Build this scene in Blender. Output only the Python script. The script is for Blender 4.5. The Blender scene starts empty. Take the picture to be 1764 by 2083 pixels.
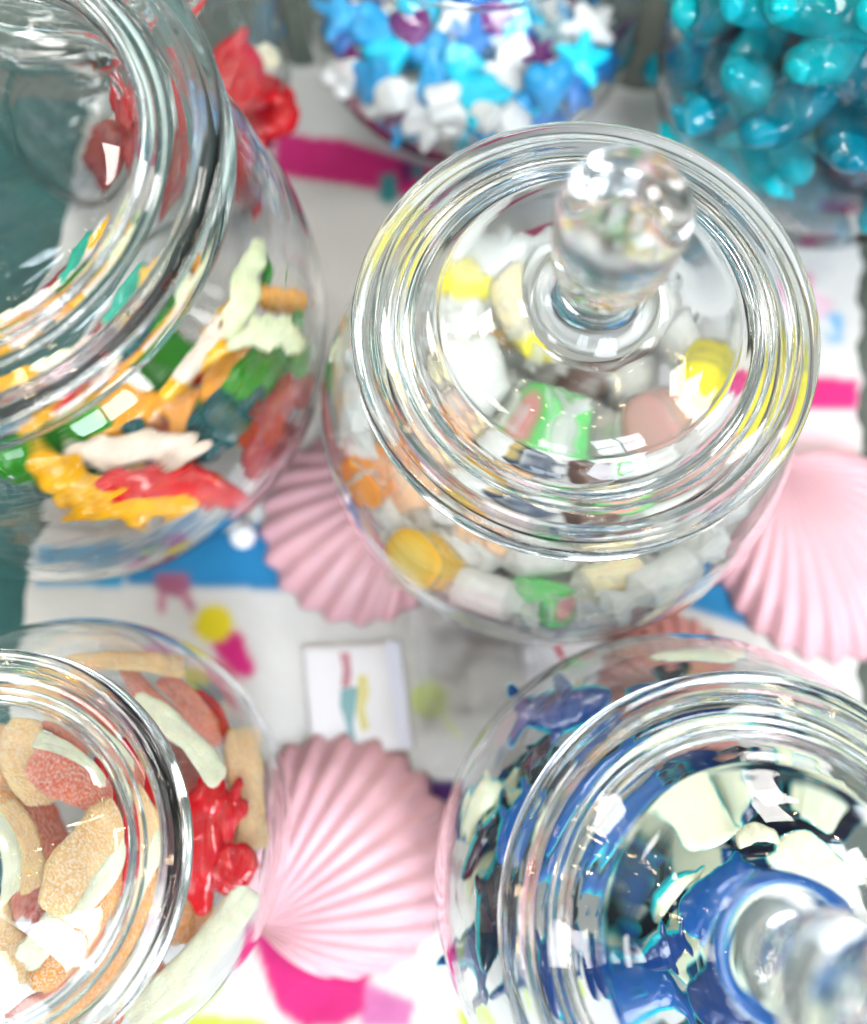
import bpy, bmesh, math, random
import numpy as np
from mathutils import Vector, Matrix, noise
rnd = random.Random(7)
S = 0.01                       # everything below is thought of in centimetres
sc = bpy.context.scene
C = sc.collection

# ------------------------------------------------------------------ camera
HC = 39.1
FPX, PX0, PY0 = 1785.84, 882.0, 1041.5     # focal length and principal point for a 1764 x 2083 picture
NX, NY = 893.87, 1471.09                   # where the plumb line under the camera meets the picture
U = Vector((PX0 - NX, NY - PY0, FPX)).normalized()
X = (Vector((1, 0, 0)) - U.x * U).normalized()
Y = U.cross(X)
ROT = Matrix((X, Y, U))
cd = bpy.data.cameras.new('camera'); cam = bpy.data.objects.new('camera', cd); C.objects.link(cam)
cam.matrix_world = Matrix.Translation((0, 0, HC * S)) @ ROT.to_4x4()
cd.sensor_fit = 'HORIZONTAL'; cd.sensor_width = 36; cd.lens = 36 * FPX / 1764
cd.clip_start = 0.01; cd.clip_end = 30
cd.dof.use_dof = True; cd.dof.focus_distance = 0.264; cd.dof.aperture_fstop = 36.45 / 9.0
sc.camera = cam

# ------------------------------------------------------------------ world, lamps, exposure
w = bpy.data.worlds.new('World'); sc.world = w; w.use_nodes = True
nt = w.node_tree; nt.nodes.clear()
def N(nt, t, **k):
    n = nt.nodes.new(t)
    for a, v in k.items(): setattr(n, a, v)
    return n
def ramp(nt, src, stops, interp='LINEAR'):
    r = N(nt, 'ShaderNodeValToRGB'); r.color_ramp.interpolation = interp
    e = r.color_ramp.elements
    while len(e) < len(stops): e.new(0.5)
    for i, (p, c) in enumerate(stops):
        e[i].position = p; e[i].color = (c[0], c[1], c[2], 1)
    nt.links.new(src, r.inputs[0]); return r.outputs[0]
tc = N(nt, 'ShaderNodeTexCoord'); sx = N(nt, 'ShaderNodeSeparateXYZ')
nt.links.new(tc.outputs['Generated'], sx.inputs[0])
up = ramp(nt, sx.outputs['Z'], [(0.0, (.18, .34, .35)), (.14, (.22, .40, .41)), (.25, (.55, .62, .62)), (.42, (1.15, 1.17, 1.16)), (.70, (1.25, 1.25, 1.22)), (.86, (.55, .58, .58)), (1, (.32, .36, .36))])
# the shop round the table: dark shelving and bright wall in broad uneven patches
vo = N(nt, 'ShaderNodeTexVoronoi'); vo.inputs['Scale'].default_value = 2.6; vo.inputs['Randomness'].default_value = .9
nt.links.new(tc.outputs['Generated'], vo.inputs['Vector'])
sv = N(nt, 'ShaderNodeSeparateColor'); nt.links.new(vo.outputs['Color'], sv.inputs[0])
patch = ramp(nt, sv.outputs[0], [(0, (.25, .38, .40)), (.35, (.30, .42, .43)), (.42, (.95, .95, .93)), (.7, (1.0, 1.0, 1.0)), (.8, (1.3, 1.28, 1.25)), (1, (1.35, 1.32, 1.3))])
mx = N(nt, 'ShaderNodeMix', data_type='RGBA', blend_type='MULTIPLY'); mx.inputs[0].default_value = .8
nt.links.new(up, mx.inputs[6]); nt.links.new(patch, mx.inputs[7])
# broad glow added as soft fill, the rest of the room much dimmer
dt = N(nt, 'ShaderNodeVectorMath', operation='DOT_PRODUCT'); dt.inputs[1].default_value = Vector((.36, -.52, .77)).normalized()
nt.links.new(tc.outputs['Generated'], dt.inputs[0])
lobe = ramp(nt, dt.outputs['Value'], [(.0, (0, 0, 0)), (.66, (.0, .0, .0)), (.80, (.25, .27, .28)), (1, (.4, .42, .44))])
dt2 = N(nt, 'ShaderNodeVectorMath', operation='DOT_PRODUCT'); dt2.inputs[1].default_value = Vector((-.52, .45, .73)).normalized()
nt.links.new(tc.outputs['Generated'], dt2.inputs[0])
lobe2 = ramp(nt, dt2.outputs['Value'], [(.0, (0, 0, 0)), (.82, (.0, .0, .0)), (.91, (.8, 1.1, 1.0)), (1, (1.1, 1.4, 1.3))])  # added mint glow, mirrored as a haze in the crocodile jar's lid
dim = N(nt, 'ShaderNodeMix', data_type='RGBA', blend_type='MULTIPLY'); dim.inputs[0].default_value = 1; dim.inputs[7].default_value = (.23, .235, .235, 1)
nt.links.new(mx.outputs[2], dim.inputs[6])
a1 = N(nt, 'ShaderNodeMix', data_type='RGBA', blend_type='ADD'); a1.inputs[0].default_value = 1; nt.links.new(dim.outputs[2], a1.inputs[6]); nt.links.new(lobe, a1.inputs[7])
a2 = N(nt, 'ShaderNodeMix', data_type='RGBA', blend_type='ADD'); a2.inputs[0].default_value = 1; nt.links.new(a1.outputs[2], a2.inputs[6]); nt.links.new(lobe2, a2.inputs[7])
bg = N(nt, 'ShaderNodeBackground'); bg.inputs[1].default_value = 1.0
nt.links.new(a2.outputs[2], bg.inputs[0])
wo = N(nt, 'ShaderNodeOutputWorld'); nt.links.new(bg.outputs[0], wo.inputs[0])

def aim(o, target=(0, 8 * S, 10 * S)):
    d = Vector(target) - o.location
    o.rotation_euler = d.to_track_quat('-Z', 'Y').to_euler()
def window(cx, cy, cz, cols, rows, pw, ph, gap, power, col):
    base = Vector((cx, cy, cz)); d = (Vector((0, .08, .1)) - base).normalized()
    q = d.to_track_quat('-Z', 'Y')
    for i in range(cols):
        for j in range(rows):
            l = bpy.data.lights.new('window_pane_light', 'AREA'); l.shape = 'RECTANGLE'
            l.size = pw; l.size_y = ph; l.energy = power; l.color = col
            o = bpy.data.objects.new('window_pane_light', l); C.objects.link(o)
            off = Vector(((i - (cols - 1) / 2) * (pw + gap), (j - (rows - 1) / 2) * (ph + gap), 0))
            o.location = base + q @ off; o.rotation_euler = q.to_euler()
window(1.1, -1.95, 2.0, 2, 2, .56, .66, .06, 32.0, (.80, .90, 1.0))
window(-0.55, -2.4, 1.8, 2, 2, .34, .42, .05, 6.0, (.82, .91, 1.0))
for px_, py_, e_ in ((.9, 1.1, 18), (-1.0, .9, 17), (-1.25, -.6, 14), (1.6, .1, 16)):      # square overhead fill panels, added to light the jars from several sides
    l = bpy.data.lights.new('overhead_fill_light', 'AREA'); l.shape = 'RECTANGLE'; l.size = .42; l.size_y = .42; l.energy = e_; l.color = (1, .97, .93)
    o = bpy.data.objects.new('overhead_fill_light', l); C.objects.link(o); o.location = (px_, py_, 1.9); o.rotation_euler = (0, 0, .3)
for k in range(26):                        # small warm bulbs strung under the ceiling
    l = bpy.data.lights.new('string_light', 'POINT'); l.energy = .9; l.shadow_soft_size = .013; l.color = (1, .72, .42)
    o = bpy.data.objects.new('string_light', l); C.objects.link(o)
    a = k / 26
    o.location = (-1.3 + 2.6 * a + rnd.uniform(-.05, .05), .1 + .5 * math.sin(a * 9) + rnd.uniform(-.12, .12), 1.75 + .12 * math.sin(a * 23))

sc.view_settings.view_transform = 'Standard'; sc.view_settings.look = 'None'
sc.view_settings.exposure = -0.04; sc.view_settings.gamma = 1
sc.render.engine = 'CYCLES'
cy = sc.cycles
cy.max_bounces = 28; cy.transmission_bounces = 26; cy.diffuse_bounces = 4; cy.glossy_bounces = 8; cy.transparent_max_bounces = 24
cy.caustics_refractive = True; cy.caustics_reflective = True; cy.blur_glossy = .3
cy.sample_clamp_indirect = 40; cy.sample_clamp_direct = 0
cy.use_denoising = True
try: cy.denoiser = 'OPENIMAGEDENOISE'; cy.denoising_prefilter = 'ACCURATE'
except Exception: pass

# ------------------------------------------------------------------ helpers
def at(px, py, z):
    """the point at height z (cm) that photograph coordinates (px, py) look at"""
    d = ROT @ Vector(((px - PX0) / FPX, (PY0 - py) / FPX, -1.0))
    return Vector((0, 0, HC)) + d * ((z - HC) / d.z)
def tag(o, label=None, cat=None, group=None, kind=None):
    if label: o['label'] = label
    if cat: o['category'] = cat
    if group: o['group'] = group
    if kind: o['kind'] = kind
    return o
def link(name, me, mats=(), parent=None, smooth=True):
    o = bpy.data.objects.new(name, me); C.objects.link(o)
    if mats and not me.materials:
        for m in (mats if isinstance(mats, (list, tuple)) else [mats]): me.materials.append(m)
    if smooth: me.polygons.foreach_set('use_smooth', [True] * len(me.polygons))
    if parent: o.parent = parent
    return o
def mesh(name, vs, fs):
    me = bpy.data.meshes.new(name); me.from_pydata([tuple(v) for v in vs], [], fs); me.update(); return me
def mat(name):
    m = bpy.data.materials.new(name); m.use_nodes = True; t = m.node_tree
    return m, t, t.nodes['Principled BSDF']
def setp(b, **k):
    for a, v in k.items():
        a = a.replace('_', ' ')
        b.inputs[a].default_value = (v[0], v[1], v[2], 1) if isinstance(v, tuple) and len(v) == 3 and b.inputs[a].type == 'RGBA' else v
def nz(t, scale, detail=3, co='Object', rough=.55):
    c = N(t, 'ShaderNodeTexCoord'); n = N(t, 'ShaderNodeTexNoise'); n.inputs['Scale'].default_value = scale
    n.inputs['Detail'].default_value = detail; n.inputs['Roughness'].default_value = rough
    t.links.new(c.outputs[co], n.inputs['Vector']); return n.outputs['Fac']
def bump(t, b, h, strength, dist):
    n = N(t, 'ShaderNodeBump'); n.inputs['Strength'].default_value = strength; n.inputs['Distance'].default_value = dist
    t.links.new(h, n.inputs['Height']); t.links.new(n.outputs[0], b.inputs['Normal'])
def mul(c, k): return tuple(min(1, max(0, x * k)) for x in c)

# ------------------------------------------------------------------ materials
def glass_mat(name, ripple):
    m, t, b = mat(name)
    setp(b, Base_Color=(.992, .998, .996), Roughness=0.0, IOR=1.41, Transmission_Weight=1.0)
    c = N(t, 'ShaderNodeTexCoord'); mp = N(t, 'ShaderNodeMapping'); mp.inputs['Scale'].default_value = (1, 1, 2.4)
    n = N(t, 'ShaderNodeTexNoise'); n.inputs['Scale'].default_value = 34; n.inputs['Detail'].default_value = 1.5
    t.links.new(c.outputs['Object'], mp.inputs[0]); t.links.new(mp.outputs[0], n.inputs['Vector'])
    bump(t, b, n.outputs['Fac'], ripple, .004)
    return m
GLASS = glass_mat('clear_glass', .06)
GLASS_LID = glass_mat('pressed_glass', .10)

def gel(name, col, under=None, split=0.0, mid=None, soft=.0008, trans=.0, rough=.13, sss=.2):
    """gummy: coloured jelly over an opaque cream foam underside"""
    m, t, b = mat(name)
    v = nz(t, 120, 3)
    a = ramp(t, v, [(.3, mul(col, .78)), (.7, mul(col, 1.15))])
    out = a
    if under:
        c = N(t, 'ShaderNodeTexCoord'); s = N(t, 'ShaderNodeSeparateXYZ'); t.links.new(c.outputs['Object'], s.inputs[0])
        wv = nz(t, 90, 2); mm = N(t, 'ShaderNodeMath', operation='MULTIPLY_ADD'); mm.inputs[1].default_value = .0022; mm.inputs[2].default_value = -.0011
        t.links.new(wv, mm.inputs[0])
        ad = N(t, 'ShaderNodeMath', operation='ADD'); t.links.new(s.outputs['Z'], ad.inputs[0]); t.links.new(mm.outputs[0], ad.inputs[1])
        mr = N(t, 'ShaderNodeMapRange')
        if mid:
            sn = N(t, 'ShaderNodeSeparateXYZ'); t.links.new(c.outputs['Normal'], sn.inputs[0])
            m3 = N(t, 'ShaderNodeMath', operation='MULTIPLY_ADD'); m3.inputs[1].default_value = 260; t.links.new(mm.outputs[0], m3.inputs[0]); t.links.new(sn.outputs['Z'], m3.inputs[2])
            mr.inputs['From Min'].default_value = -.45; mr.inputs['From Max'].default_value = .85; t.links.new(m3.outputs[0], mr.inputs['Value'])
        else:
            mr.inputs['From Min'].default_value = split - soft; mr.inputs['From Max'].default_value = split + soft
            t.links.new(ad.outputs[0], mr.inputs['Value'])
        if mid:
            r1 = ramp(t, mr.outputs[0], [(0, under), (.26, under), (.40, mid), (.74, mid), (.93, col)])
            mx = N(t, 'ShaderNodeMix', data_type='RGBA'); mx.inputs[0].default_value = .0
            out = r1
        else:
            mx = N(t, 'ShaderNodeMix', data_type='RGBA'); t.links.new(mr.outputs[0], mx.inputs[0])
            mx.inputs[6].default_value = (*under, 1); t.links.new(a, mx.inputs[7]); out = mx.outputs[2]
    t.links.new(out, b.inputs['Base Color'])
    setp(b, Roughness=rough, IOR=1.45, Subsurface_Weight=sss, Subsurface_Radius=(1, .6, .35), Subsurface_Scale=.003, Transmission_Weight=trans, Coat_Weight=.0, Specular_IOR_Level=.45)
    bump(t, b, nz(t, 160, 2), .10, .0012)
    return m
def sugar(name, col):
    m, t, b = mat(name)
    n1 = nz(t, 900, 2.5); n2 = nz(t, 70, 3)
    base = ramp(t, n2, [(.3, mul(col, .8)), (.7, mul(col, 1.15))])
    cr = ramp(t, n1, [(.46, (0, 0, 0)), (.60, (1, 1, 1))])
    mx = N(t, 'ShaderNodeMix', data_type='RGBA'); sc_ = N(t, 'ShaderNodeMath', operation='MULTIPLY'); sc_.inputs[1].default_value = .62
    t.links.new(cr, sc_.inputs[0]); t.links.new(sc_.outputs[0], mx.inputs[0]); t.links.new(base, mx.inputs[6])
    mx.inputs[7].default_value = (.95, .90, .82, 1); t.links.new(mx.outputs[2], b.inputs['Base Color'])
    setp(b, Roughness=.5, Subsurface_Weight=.5, Subsurface_Radius=(1, .7, .45), Subsurface_Scale=.004)
    bump(t, b, n1, 1.0, .0018)
    return m
def matte(name, col, rough=.5, coat=.0, var=.12, scale=60, bm=.2):
    m, t, b = mat(name)
    t.links.new(ramp(t, nz(t, scale, 4), [(.3, mul(col, 1 - var)), (.7, mul(col, 1 + var))]), b.inputs['Base Color'])
    setp(b, Roughness=rough, Coat_Weight=coat)
    if bm: bump(t, b, nz(t, 300, 4), bm, .001)
    return m
CREAM = (.86, .80, .60)
M = dict(
 yellow=gel('yellow_jelly', (.95, .44, .0), (.95, .72, .25), -.0015),
 red=gel('red_jelly', (.66, .003, .004), (.9, .55, .42), -.001),
 darkred=gel('deep_red_jelly', (.34, .004, .010), (.88, .62, .45), -.0005),
 green=gel('green_jelly', (.02, .26, .0), (.80, .88, .50), -.0004),
 darkgreen=gel('dark_green_jelly', (.02, .14, .015), (.70, .80, .42), -.001),
 teal=gel('teal_jelly', (.0, .085, .10), (.70, .80, .62), -.001),
 tealgreen=gel('sea_green_jelly', (.02, .38, .26), (.82, .85, .66), -.0005),
 amber=gel('amber_jelly', (.78, .33, .02), (.92, .70, .36), -.001),
 orange=gel('peach_orange_jelly', (.86, .38, .08)),
 rust=gel('rust_orange_jelly', (.55, .12, .015)),
 cream=gel('cream_foam', (.90, .84, .62), (.84, .80, .6), -.02, rough=.4),
 palegreen=gel('pale_green_foam', (.82, .88, .56), (.12, .42, .03), -.0025, rough=.4),
 pinkcream=gel('pinkish_cream_foam', (.90, .72, .60), (.6, .1, .08), -.0025, rough=.4),
 shark=gel('navy_jelly_cream_belly', (.0, .032, .17), (.84, .84, .66), -.0012, mid=(.0, .50, .60), soft=.0022),
 shark2=gel('blue_jelly_cream_belly', (.0, .085, .34), (.84, .84, .66), -.0012, mid=(.0, .55, .62), soft=.0024),
 navy=gel('black_blue_jelly', (.001, .004, .025), (.8, .8, .62), -.0016, mid=(.0, .42, .5), soft=.0015),
 belly=gel('cream_belly_cyan_edge', (.84, .85, .64), (.0, .35, .45), -.0016, mid=(.0, .62, .66), soft=.0016, rough=.35),
 s_peach=sugar('peach_sugar_crust', (.95, .55, .22)),
 s_coral=sugar('coral_sugar_crust', (.88, .20, .11)),
 s_pale=sugar('pale_green_sugar_crust', (.86, .87, .62)),
 s_amber=sugar('amber_sugar_crust', (.92, .36, .05)),
 s_red=sugar('red_sugar_crust', (.62, .08, .06)),
 cred=gel('bright_red_jelly', (.68, .0, .008), trans=.15),
 c_white=matte('white_candy', (.93, .92, .91), .45, .1),
 c_blue=matte('blue_candy', (.0, .36, .76), .45, .15),
 c_dblue=matte('deep_blue_candy', (.0, .18, .56), .45, .15),
 c_cyan=matte('cyan_candy', (.0, .68, .95), .45, .15),
 c_purple=matte('purple_candy', (.15, .0, .15), .45, .15),
 c_grey=matte('grey_blue_candy', (.25, .40, .44), .45, .15),
)
TEALS = []
for i, c in enumerate([(.0, .42, .55), (.0, .28, .40), (.0, .66, .80), (.0, .18, .27), (.0, .54, .60)]):
    TEALS.append(gel('clear_teal_jelly', c, trans=.2, rough=.08, sss=.2))
# waxed paper round the taffy
def wax(name, wlo, whi):
    wp, t, b = mat(name)
    setp(b, Base_Color=(.97, .97, .95), Roughness=.35, Coat_Weight=.2)
    tr = N(t, 'ShaderNodeBsdfTranslucent'); tr.inputs[0].default_value = (.97, .97, .95, 1)
    tp = N(t, 'ShaderNodeBsdfTransparent'); m1 = N(t, 'ShaderNodeMixShader'); m1.inputs[0].default_value = .35
    m2 = N(t, 'ShaderNodeMixShader')
    t.links.new(b.outputs[0], m1.inputs[1]); t.links.new(tr.outputs[0], m1.inputs[2])
    cx_ = N(t, 'ShaderNodeTexCoord'); sx_ = N(t, 'ShaderNodeSeparateXYZ'); t.links.new(cx_.outputs['Object'], sx_.inputs[0])
    ab = N(t, 'ShaderNodeMath', operation='ABSOLUTE'); t.links.new(sx_.outputs['X'], ab.inputs[0])
    clear = N(t, 'ShaderNodeMapRange'); clear.inputs['From Min'].default_value = .0088; clear.inputs['From Max'].default_value = .0125; clear.inputs['To Min'].default_value = 1.0; clear.inputs['To Max'].default_value = .30
    t.links.new(ab.outputs[0], clear.inputs['Value'])
    cr = ramp(t, nz(t, 70, 3), [(.35, (wlo,) * 3), (.6, (whi,) * 3)])
    ml = N(t, 'ShaderNodeMath', operation='MULTIPLY'); t.links.new(cr, ml.inputs[0]); t.links.new(clear.outputs[0], ml.inputs[1])
    t.links.new(ml.outputs[0], m2.inputs[0]); t.links.new(m1.outputs[0], m2.inputs[1]); t.links.new(tp.outputs[0], m2.inputs[2])
    bump(t, b, nz(t, 220, 4), .6, .002)
    t.links.new(m2.outputs[0], t.nodes['Material Output'].inputs['Surface'])
    return wp
WAX = wax('waxed_paper', .55, .94); WAXW = wax('doubled_waxed_paper', .02, .22)
def taffy(name, col, heart=None):
    m, t, b = mat(name)
    c = N(t, 'ShaderNodeTexCoord'); mp = N(t, 'ShaderNodeMapping'); mp.inputs['Scale'].default_value = (0, 1, 1)
    t.links.new(c.outputs['Object'], mp.inputs[0])
    ln = N(t, 'ShaderNodeVectorMath', operation='LENGTH'); t.links.new(mp.outputs[0], ln.inputs[0])
    heart = heart or mul(col, 1.05)
    t.links.new(ramp(t, ln.outputs['Value'], [(.0, heart), (.0052, heart), (.0060, col), (1, col)]), b.inputs['Base Color'])
    setp(b, Roughness=.5, Subsurface_Weight=.2, Subsurface_Scale=.003)
    return m
T = dict(yellow=taffy('yellow_taffy', (.92, .56, .04), (.92, .66, .12)), orange=taffy('orange_taffy', (.95, .34, .04)),
         green=taffy('green_taffy', (.16, .66, .18), (.80, .36, .34)), brown=taffy('brown_taffy', (.17, .09, .075), (.12, .06, .05)),
         pink=taffy('dusty_pink_taffy', (.62, .36, .32)), white=taffy('white_taffy', (.95, .94, .90)), lemon=taffy('lemon_taffy', (.92, .80, .05)),
         cream=taffy('cream_taffy', (.90, .78, .48), (.8, .6, .3)), navy=taffy('dark_blue_taffy', (.02, .05, .12), (.75, .58, .25)),
         peach=taffy('pale_orange_taffy', (.92, .58, .34)))

# ------------------------------------------------------------------ the table and what is printed on the runner
tm, t, b = mat('dark_painted_wood')
c = N(t, 'ShaderNodeTexCoord'); sp = N(t, 'ShaderNodeSeparateXYZ'); t.links.new(c.outputs['Object'], sp.inputs[0])
mp = N(t, 'ShaderNodeMapping'); mp.inputs['Scale'].default_value = (3, 90, 1); t.links.new(c.outputs['Object'], mp.inputs[0])
n = N(t, 'ShaderNodeTexNoise'); n.inputs['Scale'].default_value = 3; n.inputs['Detail'].default_value = 5; t.links.new(mp.outputs[0], n.inputs['Vector'])
g1 = ramp(t, n.outputs['Fac'], [(.3, (.045, .060, .048)), (.7, (.085, .098, .082))])
t.links.new(g1, b.inputs['Base Color']); setp(b, Roughness=.5); bump(t, b, n.outputs['Fac'], .3, .001)
bm = bmesh.new(); bmesh.ops.create_cube(bm, size=1, matrix=Matrix.Translation((.3, .3, -.0225)) @ Matrix.Diagonal((2.2, 2.2, .035, 1)))
me = bpy.data.meshes.new('tabletop'); bm.to_mesh(me); bm.free()
tag(link('tabletop', me, tm, smooth=False), 'dark olive painted wooden tabletop beneath everything', 'table', kind='structure')
tm2, t, b = mat('teal_cloth')
t.links.new(ramp(t, nz(t, 40, 4), [(.3, (.004, .060, .060)), (.7, (.008, .10, .095))]), b.inputs['Base Color']); setp(b, Roughness=.7)
bump(t, b, nz(t, 600, 2), .3, .0006)

def grid_mesh(x0, x1, y0, y1, st, zf, inside=None):
    nx, ny = int((x1 - x0) / st) + 1, int((y1 - y0) / st) + 1
    xs = np.linspace(x0, x1, nx); ys = np.linspace(y0, y1, ny)
    Xg, Yg = np.meshgrid(xs, ys)
    return Xg, Yg, nx, ny
def cloth(name, Xg, Yg, Z, col=None, matl=None):
    ny, nx = Xg.shape
    vs = np.stack([Xg.ravel() * S, Yg.ravel() * S, Z.ravel() * S], 1)
    i = np.arange((ny - 1) * (nx - 1)); r = i // (nx - 1); q = i % (nx - 1); a = r * nx + q
    fs = np.stack([a, a + 1, a + nx + 1, a + nx], 1)
    me = bpy.data.meshes.new(name); me.from_pydata(vs.tolist(), [], fs.tolist()); me.update()
    if col is not None:
        ca = me.color_attributes.new('print', 'FLOAT_COLOR', 'POINT')
        ca.data.foreach_set('color', np.concatenate([col.reshape(-1, 3), np.ones((nx * ny, 1))], 1).ravel())
    return link(name, me, matl)
def folds(Xg, Yg, amp, sc_=.22, seed=0.0):
    Z = np.zeros_like(Xg)
    for k in range(7):
        r = random.Random(k + 31 + int(seed)); a = r.uniform(0, 6.28); f = sc_ * (1 + k * .8)
        Z += np.abs(np.sin((Xg * math.cos(a) + Yg * math.sin(a)) * f + r.uniform(0, 6) + 1.3 * np.sin((Yg * math.cos(a) - Xg * math.sin(a)) * f * .37))) / (1 + k)
    return Z * amp
# teal cloth at the far left
Xg, Yg, _, _ = grid_mesh(-60, -16, -30, 34, 1.0, None)
tag(cloth('teal_cloth', Xg, Yg, -.35 + folds(Xg, Yg, .05), None, tm2), 'dark teal cloth lying on the table left of the white runner', 'cloth')

def L(r, g, b_): return tuple(((v / 255 + .055) / 1.055) ** 2.4 if v > 10 else v / 255 / 12.92 for v in (r, g, b_))
PINK, BLUE, CYAN, PURP, LPINK, LIME, YEL, TEAL = L(205, 20, 115), L(20, 125, 180), L(25, 150, 200), L(62, 8, 92), L(205, 110, 165), L(185, 215, 60), L(220, 200, 10), L(40, 140, 145)
GREY, RED, ORG = L(140, 132, 145), L(190, 25, 55), L(200, 90, 40)
polys = [
 (PINK, [(560, 268), (632, 281), (700, 288), (796, 320), (900, 350), (890, 420), (779, 393), (700, 380), (636, 371), (560, 360)]),
 (TEAL, [(775, 360), (805, 355), (812, 405), (790, 425), (770, 405)]), (PURP, [(815, 335), (838, 335), (835, 375), (820, 375)]), (TEAL, [(838, 335), (860, 340), (862, 372), (840, 370)]),
 (PINK, [(1560, 768), (1660, 770), (1744, 772), (1744, 838), (1650, 834), (1560, 836)]),
 (CYAN, [(75, 1120), (255, 1120), (255, 1196), (75, 1190)]),
 (BLUE, [(255, 1150), (400, 1070), (600, 1060), (860, 1120), (850, 1215), (780, 1208), (600, 1202), (430, 1196), (330, 1190), (262, 1194)]),
 (BLUE, [(1340, 1120), (1520, 1100), (1580, 1150), (1560, 1285), (1470, 1262), (1400, 1238), (1340, 1235)]),
 (PURP, [(500, 1580), (700, 1580), (846, 1584), (930, 1585), (960, 1604), (1010, 1590), (1060, 1612), (1130, 1596), (1180, 1610), (1180, 1660), (500, 1660)]),
 (PINK, [(500, 1860), (560, 1870), (760, 1920), (752, 2000), (742, 2060), (690, 2085), (620, 2090), (565, 2050), (535, 1960)]),
 (LPINK, [(745, 1995), (790, 2015), (842, 2035), (835, 2085), (735, 2085)]),
 (LIME, [(200, 2070), (300, 2050), (430, 2062), (545, 2072), (550, 2110), (200, 2110)]), (LIME, [(930, 2050), (1010, 2040), (1040, 2075), (1000, 2110), (940, 2110)]),
 (ORG, [(392, 1278), (480, 1283), (462, 1315), (410, 1300)]),
 (PINK, [(430, 1312), (455, 1290), (492, 1284), (505, 1320), (522, 1362), (508, 1382), (480, 1372), (450, 1342)]),
 (LPINK, [(290, 1300), (330, 1290), (372, 1315), (365, 1345), (310, 1335)]), (PURP, [(345, 1325), (382, 1330), (385, 1368), (350, 1368)]),
 (L(195, 190, 70), [(370, 1350), (430, 1345), (450, 1400), (470, 1450), (420, 1450), (385, 1400)]), (TEAL, [(400, 1380), (450, 1385), (475, 1410), (450, 1425), (405, 1405)]),
 (L(190, 70, 90), [(440, 1340), (490, 1390), (510, 1440), (480, 1430), (430, 1370)]),
 (L(160, 90, 120), [(322, 1165), (382, 1165), (392, 1200), (370, 1215), (335, 1213), (315, 1195)]), (L(190, 110, 140), [(326, 1205), (342, 1208), (338, 1255), (326, 1245)]), (L(190, 110, 140), [(365, 1205), (380, 1200), (402, 1240), (392, 1252)]),
 (RED, [(1122, 1300), (1140, 1308), (1150, 1336), (1138, 1334)]), (L(170, 150, 160), [(1078, 1310), (1088, 1310), (1098, 1380), (1084, 1380)]),
 (L(120, 175, 215), [(1680, 640), (1712, 640), (1712, 700), (1680, 700)]), (L(225, 120, 170), [(1600, 560), (1650, 560), (1650, 620), (1600, 620)]),
 (L(235, 205, 212), [(1590, 850), (1740, 850), (1740, 960), (1590, 960)]),
 (L(150, 190, 215), [(1440, 300), (1500, 300), (1500, 340), (1440, 340)]),
 (L(90, 170, 200), [(128, 270), (160, 262), (170, 300), (140, 310)]),
 (L(205, 90, 130), [(150, 640), (230, 600), (250, 680), (170, 720)]),
 (L(200, 150, 60), [(980, 640), (1060, 640), (1060, 720), (980, 720)]), (PINK, [(1030, 430), (1130, 425), (1120, 470), (1030, 475)]),
]
Xg, Yg, nx, ny = grid_mesh(-20.5, 23, -32, 35, .11, None)
colr = np.ones(Xg.shape + (3,)) * np.array((.67, .65, .63))
def inpoly(P):
    ins = np.zeros(Xg.shape, bool); k = len(P)
    for i in range(k):
        x1, y1 = P[i]; x2, y2 = P[(i + 1) % k]
        cnd = ((y1 > Yg) != (y2 > Yg)) & (Xg < (x2 - x1) * (Yg - y1) / (y2 - y1 + 1e-9) + x1)
        ins ^= cnd
    return ins
for col, P in polys:
    Q = [at(px, py, 0) for px, py in P]
    colr[inpoly([(q.x, q.y) for q in Q])] = col
def disc(px, py, r, col):
    q = at(px, py, 0); colr[(Xg - q.x) ** 2 + (Yg - q.y) ** 2 < r * r] = col
disc(437, 1270, .85, YEL)
def lolly(px, py, r, c1, c2, ang):
    q = at(px, py, 0); dx, dy = Xg - q.x, Yg - q.y; rr = np.hypot(dx, dy); th = np.arctan2(dy, dx)
    st = (np.abs(dx * math.sin(ang) - dy * math.cos(ang)) < .17 * r) & (dx * math.cos(ang) + dy * math.sin(ang) > 0) & (rr < 2.6 * r); colr[st] = c2
    sp_ = (rr / r * 2.2 - th / 6.2832) % 1.0
    colr[(rr < r) & (sp_ < .5)] = c1; colr[(rr < r) & (sp_ >= .5)] = c2
lolly(195, 395, 1.15, GREY, (.8, .8, .82), -.9)  # grey ink carries the shade this swirl lies in
lolly(875, 1422, .8, L(185, 205, 60), L(215, 225, 150), -.9)
lolly(1660, 620, .7, L(225, 150, 190), (.8, .78, .75), -1.2)
for _ in range(3):                       # dye bleeds a little into the cotton
    colr[1:-1, 1:-1] = (colr[1:-1, 1:-1] * 2 + colr[:-2, 1:-1] + colr[2:, 1:-1] + colr[1:-1, :-2] + colr[1:-1, 2:]) / 6
# cut the runner: far end edge, slightly turned side edges with a deckled right edge
e1, e2 = at(600, 140, 0), at(1290, 186, 0)
yend = e1.y + (Xg - e1.x) * (e2.y - e1.y) / (e2.x - e1.x)
xr = 18.0 + (Yg + .6) * .113 + .14 * np.sin(Yg * 2.1) + .05 * np.sin(Yg * 5.3); xl = -18.45 + .02 * (Yg - 6.6) + .05 * np.sin(Yg * 3.1)
s01 = (Xg + 20.5) / 43.5
Xn = xl + s01 * (xr - xl)
Yn = np.where(Yg > 25, 25 + (Yg - 25) / 10 * (yend + .12 * np.sin(Xg * 2.3) - 25), Yg)
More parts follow.
